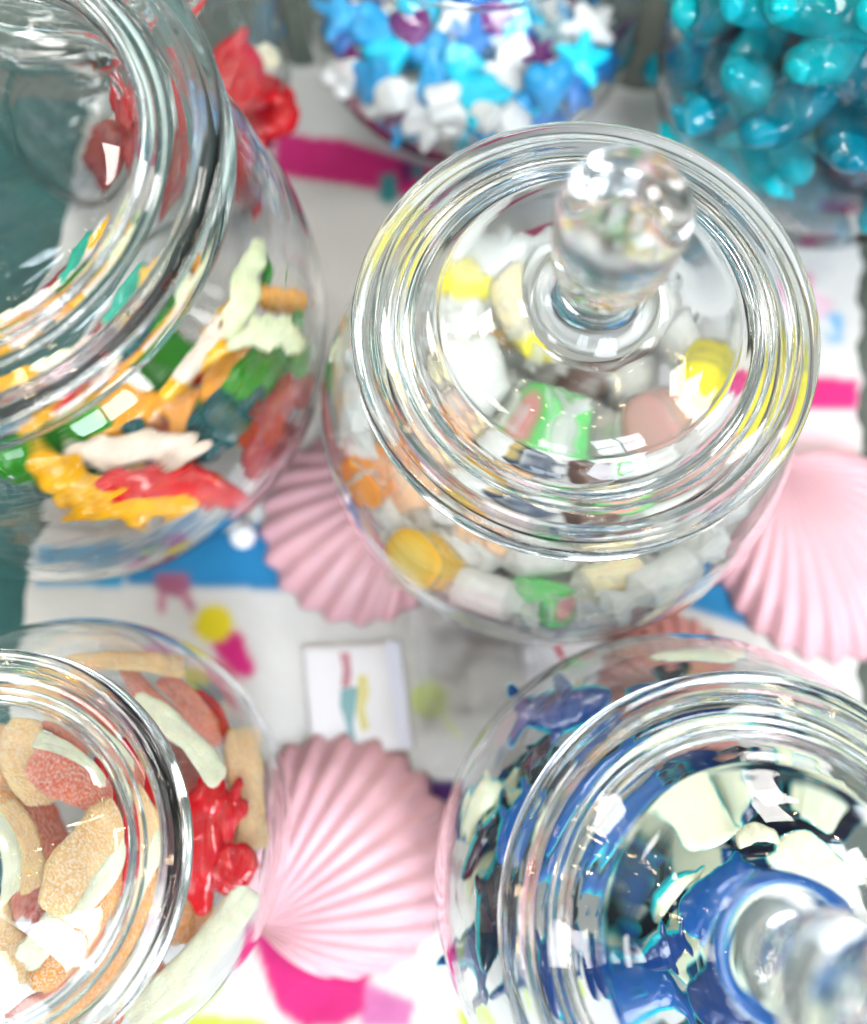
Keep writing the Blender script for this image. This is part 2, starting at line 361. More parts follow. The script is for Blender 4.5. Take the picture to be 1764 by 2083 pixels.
# sample the print at the moved grid points instead of moving it
ix = np.clip(np.round((Xn + 20.5) / (Xg[0, 1] - Xg[0, 0])).astype(int), 0, nx - 1); iy = np.clip(np.round((Yn + 32) / (Yg[1, 0] - Yg[0, 0])).astype(int), 0, ny - 1)
fm, t, b = mat('printed_cotton')
a = N(t, 'ShaderNodeAttribute'); a.attribute_name = 'print'
mx = N(t, 'ShaderNodeMix', data_type='RGBA', blend_type='MULTIPLY'); mx.inputs[0].default_value = 1
t.links.new(a.outputs['Color'], mx.inputs[6]); t.links.new(ramp(t, nz(t, 14, 4), [(.3, (.90, .90, .89)), (.7, (1, 1, 1))]), mx.inputs[7])
t.links.new(mx.outputs[2], b.inputs['Base Color']); setp(b, Roughness=.8, Sheen_Weight=.2); bump(t, b, nz(t, 60, 5), .5, .004)
tag(cloth('table_runner', Xn, Yn, .06 + folds(Xn, Yn, .075), colr[iy, ix], fm), 'white table runner printed with pink, blue and purple bands and spiral lollipops', 'table runner')

# ------------------------------------------------------------------ lathe
def crom(P, n):
    P = [Vector((*p, 0)) for p in P]; out = []
    for i in range(len(P) - 1):
        p0, p1, p2, p3 = P[max(i - 1, 0)], P[i], P[i + 1], P[min(i + 2, len(P) - 1)]
        k = max(2, n)
        for j in range(k):
            u = j / k
            out.append(.5 * ((2 * p1) + (p2 - p0) * u + (2 * p0 - 5 * p1 + 4 * p2 - p3) * u * u + (3 * p1 - p0 - 3 * p2 + p3) * u ** 3))
    out.append(P[-1]); return [(max(v.x, 0), v.y) for v in out]
def lathe(name, prof, seg=160):
    vs, fs = [], []; rings = []
    for r, z in prof:
        if r < 1e-4: rings.append([len(vs)]); vs.append((0, 0, z * S)); continue
        rings.append(list(range(len(vs), len(vs) + seg)))
        for k in range(seg):
            a = 2 * math.pi * k / seg; vs.append((r * S * math.cos(a), r * S * math.sin(a), z * S))
    for A, B in zip(rings[:-1], rings[1:]):
        for k in range(seg):
            k2 = (k + 1) % seg
            if len(A) == 1: fs.append((A[0], B[k2], B[k]))
            elif len(B) == 1: fs.append((A[k], A[k2], B[0]))
            else: fs.append((A[k], A[k2], B[k2], B[k]))
    me = mesh(name, vs, fs)
    bm = bmesh.new(); bm.from_mesh(me); bmesh.ops.recalc_face_normals(bm, faces=bm.faces); bm.to_mesh(me); bm.free()
    return me
OUT = [(0, .35), (3.2, .35), (4.4, .12), (4.9, .0), (5.5, .18), (6.7, 1.15), (7.8, 2.75), (8.55, 4.8), (8.81, 6.75), (8.65, 8.7), (8.0, 10.7), (7.05, 12.3), (6.45, 13.05), (6.35, 13.45), (6.55, 13.75), (6.92, 13.9), (7.0, 14.12), (6.9, 14.34), (6.5, 14.42)]
INN = [(6.15, 14.3), (6.02, 13.9), (5.98, 13.3), (6.15, 12.85), (6.8, 12.05), (7.72, 10.5), (8.36, 8.65), (8.52, 6.75), (8.27, 4.9), (7.5, 2.95), (6.35, 1.5), (5.2, .85), (3.2, .72), (0, .72)]
LIP_O = [(6.5, 13.0), (6.38, 13.2), (6.5, 13.45), (6.9, 13.6), (7.0, 13.85), (6.88, 14.1), (6.6, 14.22), (6.5, 14.34), (6.35, 14.42), (6.2, 14.4), (6.08, 14.28)]
LIP_I = [(5.95, 14.1), (5.85, 13.8), (5.78, 13.3), (5.84, 12.9), (6.15, 12.45), (6.85, 11.75)]
def jar(x, y, s, label, rb=8.81, rl=7.0, hl=14.42, lip=False):
    """rb body radius, rl rim radius, hl rim height, all before the overall scale s"""
    def tf(r, z):
        kz = hl / 14.42
        kr = rb / 8.81
        if z > 10: kr += (rl / 7.0 - kr) * min(1, (z - 10) / 3.2)
        return r * kr * s, z * kz * s
    O_, I_ = (OUT[:12] + LIP_O, LIP_I + INN[5:])
    p = [tf(*q) for q in crom(O_, 6) + crom(I_, 6)]
    me = lathe('glass_jar', p, 192)
    o = link('glass_jar', me, GLASS); o.location = (x * S, y * S, .12 * S)
    tag(o, label, 'jar', 'round glass candy jars')
    prof = sorted([(z, r) for r, z in [tf(*q) for q in crom(INN, 6)]])
    zz = np.array([q[0] for q in prof]) + .12; rr = np.array([q[1] for q in prof])
    return dict(x=x, y=y, s=s, z=zz, r=rr, top=hl * s)
LID_T = [(5.3, -.3), (5.45, -.27), (5.56, -.15), (5.6, .0), (5.9, .05), (6.6, .06), (6.92, .14), (7.0, .30), (6.88, .46), (6.4, .52), (5.9, .60), (5.4, .76), (5.0, .92), (4.75, 1.02), (4.6, 1.06), (4.45, 1.12), (4.3, 1.26), (3.9, 1.5), (3.3, 1.68), (2.6, 1.82), (1.9, 2.0), (1.45, 2.3), (1.22, 2.55), (1.10, 2.78), (1.06, 3.0), (1.14, 3.3), (1.34, 3.8), (1.50, 4.4), (1.56, 4.9), (1.54, 5.2), (1.53, 5.42), (1.60, 5.7), (1.62, 6.15), (1.50, 6.7), (1.15, 7.1), (.6, 7.3), (0, 7.34)]
LID_U = [(0, 1.62), (1.5, 1.55), (2.8, 1.32), (3.6, 1.08), (4.1, .88), (4.5, .68), (4.9, .46), (5.12, .2), (5.18, -.1), (5.3, -.3)]
SM_T = [(5.3, -.3), (5.45, -.27), (5.56, -.15), (5.6, .0), (5.9, .05), (6.6, .06), (6.92, .14), (7.0, .30), (6.88, .46), (6.4, .52), (5.8, .62), (4.9, .92), (4.0, 1.28), (3.0, 1.68), (2.3, 1.95), (1.8, 2.15)]
SM_U = [(0, 1.75), (1.5, 1.66), (2.6, 1.38), (3.6, 1.0), (4.4, .66), (4.9, .42), (5.12, .2), (5.18, -.1), (5.3, -.3)]
def lid(j, label, kr=1.0, tilt=(0, 0), dz=0, kh=1.0, smooth_dome=False):
    s = j['s']
    LU, LT = (SM_U, SM_T + LID_T[LID_T.index((1.45, 2.3)):]) if smooth_dome else (LID_U, LID_T)
    full = [(r * s * (kr if z < 2 else kr + (1 - kr) * min(1, (z - 2) / .6)), z * s * kh) for r, z in crom(LU, 5) + crom(LT, 5)[1:]]
    root = bpy.data.objects.new('jar_lid', None); C.objects.link(root)
    root.location = (j['x'] * S, j['y'] * S, (j['top'] + .14 + dz) * S); root.rotation_euler = (tilt[0], tilt[1], 0)
    tag(root, label, 'jar lid', 'round glass candy jar lids')
    # one continuous piece of pressed glass: dome with its solid knob
    link('domed_cover', lathe('domed_cover', full, 192), GLASS_LID, root)
    return root

# ------------------------------------------------------------------ blobs: gummies grown from overlapping balls
def evaluated(me, mods):
    o = bpy.data.objects.new('tmp', me); C.objects.link(o)
    for typ, kw in mods:
        m = o.modifiers.new(typ, typ)
        for a, v in kw.items(): setattr(m, a, v)
    dg = bpy.context.evaluated_depsgraph_get(); dg.update()
    r = bpy.data.meshes.new_from_object(o.evaluated_get(dg)); bpy.data.objects.remove(o); return r
ICO = bmesh.new(); bmesh.ops.create_icosphere(ICO, subdivisions=2, radius=1)
IV = np.array([v.co[:] for v in ICO.verts]); IF = np.array([[v.index for v in f.verts] for f in ICO.faces]); ICO.free()
def blob(name, segs, vox=.07, flat=1.0, floor=None, rough=.0, smooth=4, rs=60, seed=0):
    """segs: (x0,y0,z0,r0, x1,y1,z1,r1) tapered limbs in cm"""
    V, F = [], []; n = 0
    for g in segs:
        a = np.array(g[:3], float); b_ = np.array(g[4:7], float); r0, r1 = g[3], g[7]
        k = max(2, int(np.linalg.norm(b_ - a) / (min(r0, r1) * .35)) + 2)
        for i in range(k):
            u = i / (k - 1); V.append(IV * (r0 + (r1 - r0) * u) + a + (b_ - a) * u); F.append(IF + n); n += len(IV)
    V = np.concatenate(V); F = np.concatenate(F); V[:, 2] *= flat
    me = bpy.data.meshes.new(name); me.from_pydata(V.tolist(), [], F.tolist())
    me = evaluated(me, [('REMESH', dict(mode='VOXEL', voxel_size=vox)), ('SMOOTH', dict(factor=.5, iterations=smooth))])
    me.name = name
    co = np.empty(len(me.vertices) * 3); me.vertices.foreach_get('co', co); co = co.reshape(-1, 3)
    if floor is not None: co[:, 2] = np.where(co[:, 2] < floor, floor + (co[:, 2] - floor) * .12, co[:, 2])
    if rough:
        me.vertices.foreach_set('co', co.ravel()); me.update()
        nn = np.empty(len(co) * 3); me.vertices.foreach_get('normal', nn); nn = nn.reshape(-1, 3)
        d = np.array([noise.noise(Vector(c_) * .9 + Vector((seed, 0, 0))) * 1.2 + noise.noise(Vector(c_) * 2.6 + Vector((seed, 0, 0))) * .6 + noise.noise(Vector(c_) * 7 + Vector((seed, 0, 0))) * .22 for c_ in co])
        co = co + nn * d[:, None] * rough
    co *= S
    me.vertices.foreach_set('co', co.ravel()); me.update()
    me['L'] = float(co[:, 0].max() - co[:, 0].min()); me['W'] = float(co[:, 1].max() - co[:, 1].min())
    me.polygons.foreach_set('use_smooth', [True] * len(me.polygons))
    return me
def path(P): return [(*P[i], *P[i + 1]) for i in range(len(P) - 1)]
def croc(bend, seed, legs=True, tail=.9):
    P = []
    for x, r in [(-2.9, .62), (-2.4, .66), (-1.9, .86), (-1.4, .74), (-.6, .94), (.4, .94), (1.2, .80), (2.1, .62), (3.0, .40)]:
        P.append((x, bend * (x * x) * .09 + (.12 * tail * math.sin(x * 1.9)), 0, r))
    s = path(P)
    if legs:
        for x, sg in ((-1.1, -1), (.2, 1), (1.3, -1), (-1.9, 1)):
            if 1:
                y = bend * x * x * .09
                s.append((x, y + sg * .4, -.05, .62, x + .25 * (1 if x > 0 else -.6), y + sg * .66, -.12, .50))
    return blob('gummy', s, .075, .62, -.30, .012, 14, seed=seed)
PR = {}
PR['croc0'] = croc(0.3, 1); PR['croc1'] = croc(1.0, 5); PR['croc2'] = croc(-.9, 9); PR['croc3'] = croc(.1, 13, tail=2.2)
PR['worm'] = blob('gummy', path([(-2, 0, 0, .5), (-1, .12, 0, .54), (0, .25, 0, .5), (1, .15, 0, .47), (2, -.1, 0, .42)]), .07, .85, -.3, .05, seed=3)
PR['frog'] = blob('gummy', [(0, 0, 0, .95, .5, 0, 0, .85)] + [(0, 0, 0, .8, 1.25 * math.cos(a), 1.25 * math.sin(a), 0, .5) for a in (.3, 1.5, 2.8, 4.0, 5.3)], .07, .62, -.28, .05, seed=4)
PR['chunk'] = blob('gummy', [(-1, .1, 0, .75, .2, 0, 0, .9), (.2, 0, 0, .9, 1.2, -.1, 0, .6), (-1, .4, 0, .4, -1.2, .7, 0, .35)], .07, .6, -.35, .07, seed=8)
PR['shellchunk'] = blob('gummy', [(-.8, 0, 0, .5, .5, 0, 0, .85)] + [(-.6, 0, 0, .3, .9, y, .05, .3) for y in (-.7, -.3, .1, .5, .8)], .06, .6, -.3, .02, seed=2)
PR['claw'] = blob('gummy', [(-1.5, 0, 0, .62, .3, 0, 0, .62), (.3, .15, 0, .45, 1.5, .45, 0, .30), (.3, -.2, 0, .45, 1.4, -.42, 0, .32)], .065, .7, -.3, .04, seed=6)
def stick(seed, w=.8, L_=3.4):
    r = random.Random(seed); b_ = r.uniform(-.10, .10)
    P1, P2 = [], []
    for k in range(6):
        x = -L_ + k * 2 * L_ / 5; rr = w * r.uniform(.82, 1.08) * (.8 if k in (0,) else 1)
        P1.append((x, .36 * w + b_ * x * x * .6 + r.uniform(-.05, .05), r.uniform(-.1, .1), rr * .74)); P2.append((x, -.36 * w + b_ * x * x * .6, r.uniform(-.1, .1), rr * .70))
    return blob('gummy', path(P1) + path(P2), .085, .55, -.42, .05, 3, seed=seed * 3.1)
for i in range(5): PR['stick%d' % i] = stick(i + 1, w=[.75, .85, .95, .8, 1.0][i])
PR['shark'] = blob('gummy', path([(-2.6, 0, 0, .32), (-2.0, .05, 0, .60), (-1, .1, 0, .85), (0, .1, 0, .88), (1, 0, 0, .68), (2.0, -.1, 0, .42)]) + [(1.9, -.1, 0, .38, 2.7, .75, 0, .26), (1.9, -.1, 0, .38, 2.6, -.85, 0, .26), (-.3, .4, 0, .5, .35, 1.15, 0, .24), (-.6, -.3, 0, .45, .1, -1.0, 0, .28)], .07, .75, -.36, .03, 5, seed=1)
PR['dolphin'] = blob('gummy', path([(-2.6, -.9, 0, .25), (-2.1, -.4, 0, .55), (-1.2, .15, 0, .80), (0, .4, 0, .86), (1, .15, 0, .68), (1.9, -.5, 0, .42)]) + [(1.9, -.5, 0, .38, 2.7, -.5, 0, .3), (1.9, -.5, 0, .38, 1.9, -1.3, 0, .3), (0, .8, 0, .35, .55, 1.35, 0, .15), (-.8, -.2, 0, .32, -.4, -1.0, 0, .18)], .07, .75, -.36, .03, 5, seed=2)
PR['slab'] = blob('gummy', [(-1.6, .1, 0, .8, 1.4, 0, 0, 1.0), (-1.2, -.6, 0, .5, 1.3, -.8, 0, .6), (1.4, .5, 0, .5, 2.0, .9, 0, .25)], .08, .42, -.3, .05, 4, seed=3)
def star(n, ro, ri): return [(0, 0, 0, ri, ro * math.cos(2 * math.pi * k / n), ro * math.sin(2 * math.pi * k / n), 0, ri * .42) for k in range(n)]
PR['star'] = blob('candy', star(5, .62, .36), .05, .62, -.2, .0, 3)
PR['seastar'] = blob('candy', star(5, .85, .34), .05, .6, -.2, .01, 3)
PR['heart'] = blob('candy', [(-.28, .3, 0, .36, .0, -.42, 0, .16), (.28, .3, 0, .36, .0, -.42, 0, .16), (0, .05, 0, .34, 0, -.1, 0, .3)], .05, .62, -.22, .0, 3)
PR['fishie'] = blob('candy', [(-.5, 0, 0, .25, .1, 0, 0, .4), (.1, 0, 0, .35, .75, .3, 0, .16), (.1, 0, 0, .3, .75, -.3, 0, .16)], .05, .6, -.2, .0, 3)
PR['pill'] = blob('candy', [(-.35, 0, 0, .27, .35, 0, 0, .27)], .05, .8, None, .0, 2)
PR['bone'] = blob('candy', [(-.5, .18, 0, .22, .5, .18, 0, .22), (-.5, -.18, 0, .22, .5, -.18, 0, .22)], .05, .8, None, .01, 2)
def teal_piece(seed):
    r = random.Random(seed); P = []; a = r.uniform(1.0, 2.3); n = 7
    for k in range(n):
        u = k / (n - 1) - .5; th = a * u
        P.append((3.4 / a * math.sin(th) * 1.1, 3.4 / a * (1 - math.cos(th)), r.uniform(-.15, .15), .85 * (1 - 1.3 * abs(u) ** 2) * r.uniform(.9, 1.1)))
    s = path(P); e = P[-1]; s += [(e[0], e[1], 0, .25, e[0] + .5, e[1] - .25, 0, .18), (e[0], e[1], 0, .25, e[0] + .2, e[1] + .55, 0, .18)]
    return blob('gummy', s, .08, .9, None, .05, 3, seed=seed)
for i in range(4): PR['teal%d' % i] = teal_piece(i + 3)

cache = {}
def with_mat(key, m):
    k = (key, m.name)
    if k not in cache:
        me = PR[key].copy(); me.materials.clear(); me.materials.append(m); cache[k] = me
    return cache[k]
CAMP = Vector((0, 0, HC))
WARN = []
def wall(j, p, m=.45):
    """largest move toward the jar's axis needed to keep p inside the glass by m cm"""
    z = min(max(p.z, j['z'][0] + m), j['z'][-1]); rr = float(np.interp(z, j['z'], j['r'])) - m
    d = Vector((p.x - j['x'], p.y - j['y'], 0))
    if d.length > rr: d *= rr / d.length
    return Vector((j['x'] + d.x, j['y'] + d.y, z))
def fit(j, px, py, z, m):
    """slide along the line of sight until the point is inside the jar"""
    best = None
    for k in range(60):
        for sg in (1, -1):
            zz = z + sg * k * .15
            if zz < j['z'][0] + m or zz > j['top']: continue
            p = at(px, py, zz); rr = float(np.interp(zz, j['z'], j['r'])) - m
            if math.hypot(p.x - j['x'], p.y - j['y']) <= rr: return p
    return wall(j, at(px, py, z), m)
def put(j, key, mk, a, b_, z, width, label, cat='gummy', name='gummy', roll=0., flip=False, thick=1.0, dz=0., group=None, m=.35, mats=None):
    """lay a candy from photograph point a to b, near height z, its face to the viewer, turned by roll about its length"""
    p0 = fit(j, a[0], a[1], z - dz / 2, m); p1 = fit(j, b_[0], b_[1], z + dz / 2, m)
    me = with_mat(key, mats or M[mk])
    ax = p1 - p0; Ln = ax.length; ax.normalize(); mid = (p0 + p1) / 2
    f = (CAMP - mid).normalized(); f = (f + Vector((0, 0, .5))).normalized()
    f = (f - f.dot(ax) * ax).normalized(); yv = f.cross(ax)
    if roll: R_ = Matrix.Rotation(roll, 3, ax); f = R_ @ f; yv = R_ @ yv
    if flip: f = -f; yv = -yv
    dist = (CAMP - mid).length; wcm = width * (1.38 if key[:4] in ('croc', 'frog') else .98 if key[:5] == 'stick' else 1.15) * dist / (FPX * 1.07)
    sx_ = (Ln + .3) * S / me['L']; sy_ = wcm * S / me['W']; sz_ = thick * math.sqrt(sx_ * sy_)
    o = bpy.data.objects.new(name, me); C.objects.link(o)
    Rm = Matrix((ax, yv, f)).transposed().to_4x4()
    o.matrix_world = Matrix.Translation(mid * S) @ Rm @ Matrix.Diagonal((sx_, sy_, sz_, 1))
    if flip:
        pass
    tag(o, label, cat, group); return o

# ------------------------------------------------------------------ jars
JA = jar(-14.05, 14.75, 1.13, 'large lidded glass jar of crocodile and frog gummies in many colours', rb=8.70, rl=7.5, hl=16.3)
JC = jar(4.35, 11.56, 1.0, 'lidded glass jar of paper wrapped taffy in the middle of the table')
JD = jar(8.30, -5.30, .962, 'lidded glass jar of navy and cream shark gummies')
pB = at(163, 1688, 6.75 * .9); JB = jar(pB.x, pB.y, .9, 'lidded glass jar of sugar coated sour gummies', rb=8.3, rl=6.45, hl=14.42)
pE = at(965, -45, 6.3 * .94); JE = jar(pE.x, pE.y, .94, 'lidded glass jar of blue, white and purple pressed candies', rb=8.6, rl=6.9, hl=12.0)
pF = at(1705, 125, 6.9 * .927); JF = jar(pF.x + .2, pF.y, .927, 'tall open glass jar full of clear teal gummies', rb=8.81, rl=7.0, hl=18.0)
pG = at(275, 120, 6.2 * .85); JG = jar(pG.x, pG.y, .85, 'lidded glass jar of shiny red gummies behind the crocodile gummies', rb=8.4, rl=7.4, hl=14.2)
lid(JA, 'smooth domed glass lid on the large jar of crocodile gummies', smooth_dome=True, kr=1.07)
lid(JC, 'domed glass lid with a tall clear knob on the taffy jar')
lid(JD, 'domed glass lid with a round knob on the jar of shark gummies', kh=1.1)
lid(JB, 'domed glass lid on the jar of sugar coated sour gummies', kr=6.45 / 7.0, smooth_dome=True)
lid(JE, 'domed glass lid on the jar of blue and white candies', kr=6.9 / 7)
lid(JG, 'glass lid with a bright rim on the jar of red gummies', kr=7.4 / 7)

# ------------------------------------------------------------------ crocodile jar
g = 'gummies in the crocodile jar'
def A(*a, **k): k.setdefault('group', g); return put(JA, *a, **k)
A('croc1', 'yellow', (25, 925), (385, 1062), 6.4, 96, 'bright yellow crocodile gummy lowest against the front glass', flip=False, dz=-.6)
A('croc2', 'red', (148, 958), (512, 985), 6.8, 84, 'bright red crocodile gummy lying just above the yellow one')
A('croc0', 'pinkcream', (105, 880), (410, 896), 6.0, 70, 'crocodile gummy turned over to its cream belly above the red one')
A('frog', 'teal', (385, 775), (492, 905), 5.2, 150, 'dark teal star shaped frog gummy with pale rim beside the glare')
A('worm', 'teal', (212, 810), (262, 870), 5.6, 52, 'small dark teal gummy tail hanging under the jar rim')
A('shellchunk', 'orange', (350, 872), (335, 768), 5.4, 80, 'ribbed peach orange gummy left of the teal frog')
A('chunk', 'rust', (240, 850), (350, 850), 4.6, 110, 'rust red gummy underneath the peach orange one')
A('worm', 'yellow', (300, 775), (428, 675), 6.6, 58, 'smooth bright yellow finger gummy pointing up to the right')
A('croc3', 'palegreen', (468, 480), (440, 665), 7.0, 66, 'pale green bellied crocodile gummy standing upright along the rim')
A('croc1', 'palegreen', (618, 672), (440, 655), 7.2, 64, 'pale green bellied crocodile gummy lying on top to the right')
A('worm', 'green', (490, 515), (508, 585), 6.2, 55, 'rounded green gummy foot beside the upright pale one')
A('chunk', 'amber', (495, 600), (625, 608), 6.3, 62, 'amber gummy with a cream edge at the right wall', roll=.7)
A('croc3', 'green', (585, 640), (645, 772), 6.2, 62, 'green crocodile gummy with cream side touching the right wall', roll=.8)
A('chunk', 'green', (560, 690), (450, 820), 5.0, 118, 'broad green gummy under the pale crocodile')
A('chunk', 'amber', (450, 690), (420, 800), 5.2, 105, 'amber yellow gummy behind the yellow finger')
A('croc3', 'darkgreen', (480, 800), (600, 700), 4.2, 60, 'dark green gummy between the broad green and the red ones')
A('croc1', 'darkred', (615, 755), (480, 955), 6.0, 84, 'deep red crocodile gummy with cream edge along the right wall', roll=.45)
A('croc0', 'darkred', (605, 875), (510, 965), 4.6, 66, 'deep red gummy with cream edge squeezed under the larger one', roll=.6)
A('croc0', 'green', (-40, 890), (125, 905), 6.0, 80, 'green crocodile gummy at the left edge of the photo', roll=.7)
A('croc3', 'darkgreen', (40, 930), (240, 940), 4.6, 90, 'dark green gummy behind the yellow crocodile')
A('croc1', 'green', (-60, 860), (200, 830), 5.4, 70, 'green gummy with pale stripe under the jar rim at left', roll=.9)
A('claw', 'pinkcream', (330, 740), (420, 625), 6.8, 62, 'pinkish cream gummy claw under the glass rim')
A('chunk', 'yellow', (385, 660), (425, 590), 6.2, 55, 'golden gummy piece under the rim beside the upright crocodile')
A('croc3', 'amber', (110, 835), (330, 770), 5.6, 75, 'amber orange gummy under the window glare')
A('chunk', 'rust', (130, 830), (260, 880), 4.0, 90, 'rust coloured gummy behind the cream belly')
A('croc0', 'tealgreen', (222, 505), (210, 660), 6.4, 62, 'sea green gummy standing upright inside the jar mouth', roll=-.45)
A('croc1', 'yellow', (245, 560), (325, 520), 6.0, 62, 'yellow gummy inside the mouth beside the sea green one')
A('chunk', 'pinkcream', (250, 610), (300, 570), 5.6, 50, 'pale pink gummy piece right of the sea green one')
A('croc0', 'pinkcream', (130, 690), (245, 640), 6.2, 52, 'pinkish cream gummy low inside the jar mouth')
A('croc3', 'cream', (40, 705), (130, 690), 6.2, 42, 'pale yellow gummy bottom left inside the jar mouth')
A('chunk', 'darkred', (180, 650), (200, 585), 4.0, 60, 'wine red gummy left of the sea green one')
A('croc2', 'yellow', (-60, 720), (60, 710), 5.4, 60, 'yellow gummy at the far left inside the mouth')
A('croc0', 'red', (300, 700), (460, 720), 3.4, 80, 'red gummy buried in the middle of the crocodile jar')
A('croc2', 'orange', (0, 780), (190, 760), 4.4, 90, 'orange crocodile gummy buried below the lid rim')
A('croc1', 'green', (210, 700), (390, 700), 3.6, 90, 'green gummy buried behind the window glare')
A('croc1', 'darkred', (250, 900), (430, 930), 2.2, 100, 'deep red gummy at the bottom behind the bright red one')
A('chunk', 'amber', (60, 850), (190, 870), 2.8, 110, 'amber gummy at the bottom of the crocodile jar')
A('croc0', 'amber', (440, 720), (560, 650), 3.6, 90, 'amber gummy buried at the right of the crocodile jar')
A('croc2', 'green', (330, 800), (470, 820), 3.0, 110, 'green gummy buried in front of the teal frog')
A('croc1', 'red', (480, 830), (600, 800), 2.6, 110, 'red gummy buried under the deep red one at the right')
A('croc3', 'yellow', (130, 940), (330, 960), 1.8, 100, 'golden gummy at the very bottom of the crocodile jar')

# ------------------------------------------------------------------ sour gummy jar
g = 'gummies in the sour candy jar'
def B(*a, **k): k.setdefault('group', g); return put(JB, *a, **k)
B('stick0', 's_peach', (130, 1368), (362, 1348), 7.6, 62, 'peach sour stick lying across the far side outside the rim')
B('stick1', 's_coral', (230, 1390), (335, 1490), 6.6, 62, 'coral sour stick partly hidden by the jar rim at the top')
B('stick2', 's_coral', (335, 1385), (430, 1515), 6.6, 72, 'coral sour stick beside the peach one against the far glass')
B('worm', 'cred', (392, 1420), (455, 1500), 5.2, 48, 'glossy red gummy showing behind the coral stick')
B('stick3', 's_pale', (270, 1430), (440, 1575), 8.2, 68, 'pale green sour stick pointing down to the right')
B('stick4', 's_peach', (480, 1488), (498, 1722), 5.8, 92, 'peach sour stick standing along the right glass wall')
B('frog', 'cred', (420, 1640), (482, 1665), 6.4, 96, 'glossy red starfish gummy over the peach stick')
B('chunk', 'cred', (425, 1800), (498, 1730), 6.6, 96, 'glossy red gummy chunk with bright sparkles')
B('croc0', 'cred', (392, 1585), (378, 1850), 6.6, 92, 'long glossy red gummy along the jar rim')
B('worm', 'orange', (420, 1722), (490, 1700), 5.0, 60, 'clear orange gummy between the two red ones')
B('stick2', 's_pale', (512, 1820), (262, 2062), 6.6, 98, 'large pale green sour stick at the lower right')
B('stick1', 's_peach', (30, 1455), (48, 1640), 8.4, 100, 'orange peach sour stick upright inside the mouth at left')
B('stick4', 's_coral', (72, 1540), (245, 1625), 8.4, 118, 'plump coral sour gummy near the top inside the mouth')
B('stick0', 's_pale', (88, 1490), (240, 1560), 9.2, 52, 'slim pale green sour stick across the top of the mouth')
B('stick3', 's_peach', (80, 1835), (262, 1630), 9.0, 118, 'big pale peach sour gummy in the middle of the mouth')
B('stick2', 's_pale', (40, 1945), (300, 1700), 8.6, 80, 'pale cream sour stick below the big peach one')
B('stick4', 's_amber', (105, 2030), (285, 1770), 7.8, 118, 'amber orange sour gummy with warm sparkles')
B('stick1', 's_red', (0, 1990), (120, 1890), 7.2, 100, 'dark coral sour gummy at the lower left of the mouth')
B('stick3', 's_coral', (60, 1620), (120, 1760), 6.8, 92, 'coral sour gummy under the big peach one')
B('croc1', 'cred', (230, 1500), (260, 1680), 6.0, 100, 'glossy red gummy deep inside right of the mouth')
B('stick0', 's_peach', (20, 1640), (75, 1790), 8.2, 66, 'narrow peach sour stick at the left of the mouth')
B('stick2', 's_coral', (120, 1430), (210, 1500), 7.2, 90, 'coral sour stick under the slim pale one')
B('stick4', 's_amber', (-40, 1480), (-20, 1700), 7.4, 110, 'amber sour stick at the left edge of the photo')
B('stick0', 's_coral', (180, 2020), (270, 1920), 6.4, 90, 'coral sour stick under the lower jar rim')
B('stick1', 's_amber', (330, 1700), (310, 1900), 6.0, 100, 'amber sour stick under the right jar rim')
B('stick3', 's_coral', (20, 2100), (180, 2040), 6.4, 96, 'coral sour gummy at the bottom edge of the photo')
B('stick2', 's_pale', (-60, 1620), (20, 1800), 7.6, 96, 'pale green sour stick at the far left of the mouth')
B('stick1', 's_peach', (-80, 1850), (60, 2000), 7.8, 110, 'peach sour stick under the lid at the left photo edge')
for k, (a, b_, mk) in enumerate([((150, 1700), (330, 1750), 's_red'), ((100, 1600), (330, 1600), 's_coral'), ((60, 1800), (300, 1860), 's_red'), ((330, 1500), (420, 1700), 's_red'), ((-20, 1850), (100, 1700), 's_coral'), ((250, 1780), (400, 1850), 's_amber')]):
    B('stick%d' % (k % 5), mk, a, b_, 4.0, 110, 'red and amber sour gummy filling the bottom of the sour candy jar')

# ------------------------------------------------------------------ taffy jar
def crinkle_tube(seed, Lc, rc, mw, open_=False):
    """waxed paper rolled round a chew, pinched and flared at both ends"""
    r = random.Random(seed); nx_, na = 46, 48; vs = []; fs = []
    half = Lc / 2; fl = rc * 1.35; ph = [r.uniform(0, 6.28) for _ in range(6)]
    for i in range(nx_):
        u = i / (nx_ - 1) * 2 - 1; x = u * (half + fl) if (u > 0 or not open_) else u * (half - .02); ax = abs(x); sd = 0 if x < 0 else 1
        if ax < half: base = rc * 1.02; cr_ = .02
        else:
            q = (ax - half) / fl
            base = rc * (1.05 + (.34 - 1.05) * min(1, q / .38) ** .8) if q < .38 else rc * (.34 + (q - .38) / .62 * (.75 + .2 * sd))
            cr_ = .05 + .30 * q
        for k in range(na):
            a = 2 * math.pi * k / na
            wv = math.sin(a * 5 + ph[sd]) * .5 + math.sin(a * 9 + ph[2 + sd] + x) * .35 + math.sin(a * 13 + ph[4] + x * 3) * .2
            rr = base * (1 + cr_ * wv) + .03 * noise.noise(Vector((x * 2, math.cos(a) * 2, math.sin(a) * 2 + seed)))
            tw = (ax - half) * .8 * (1 if x > 0 else -1) if ax > half else 0
            xx = x + (.18 * rc * math.sin(a * 4 + ph[3]) if i in (0, nx_ - 1) else 0)
            flat_ = .55 if ax > half + fl * .4 else 1
            vs.append((xx * S, rr * math.cos(a + tw) * S, rr * math.sin(a + tw) * S * flat_))
    for i in range(nx_ - 1):
        for k in range(na):
            k2 = (k + 1) % na; fs.append((i * na + k, i * na + k2, (i + 1) * na + k2, (i + 1) * na + k))
    me = mesh('wrapper', vs, fs); me.materials.append(mw); me.polygons.foreach_set('use_smooth', [True] * len(fs)); return me
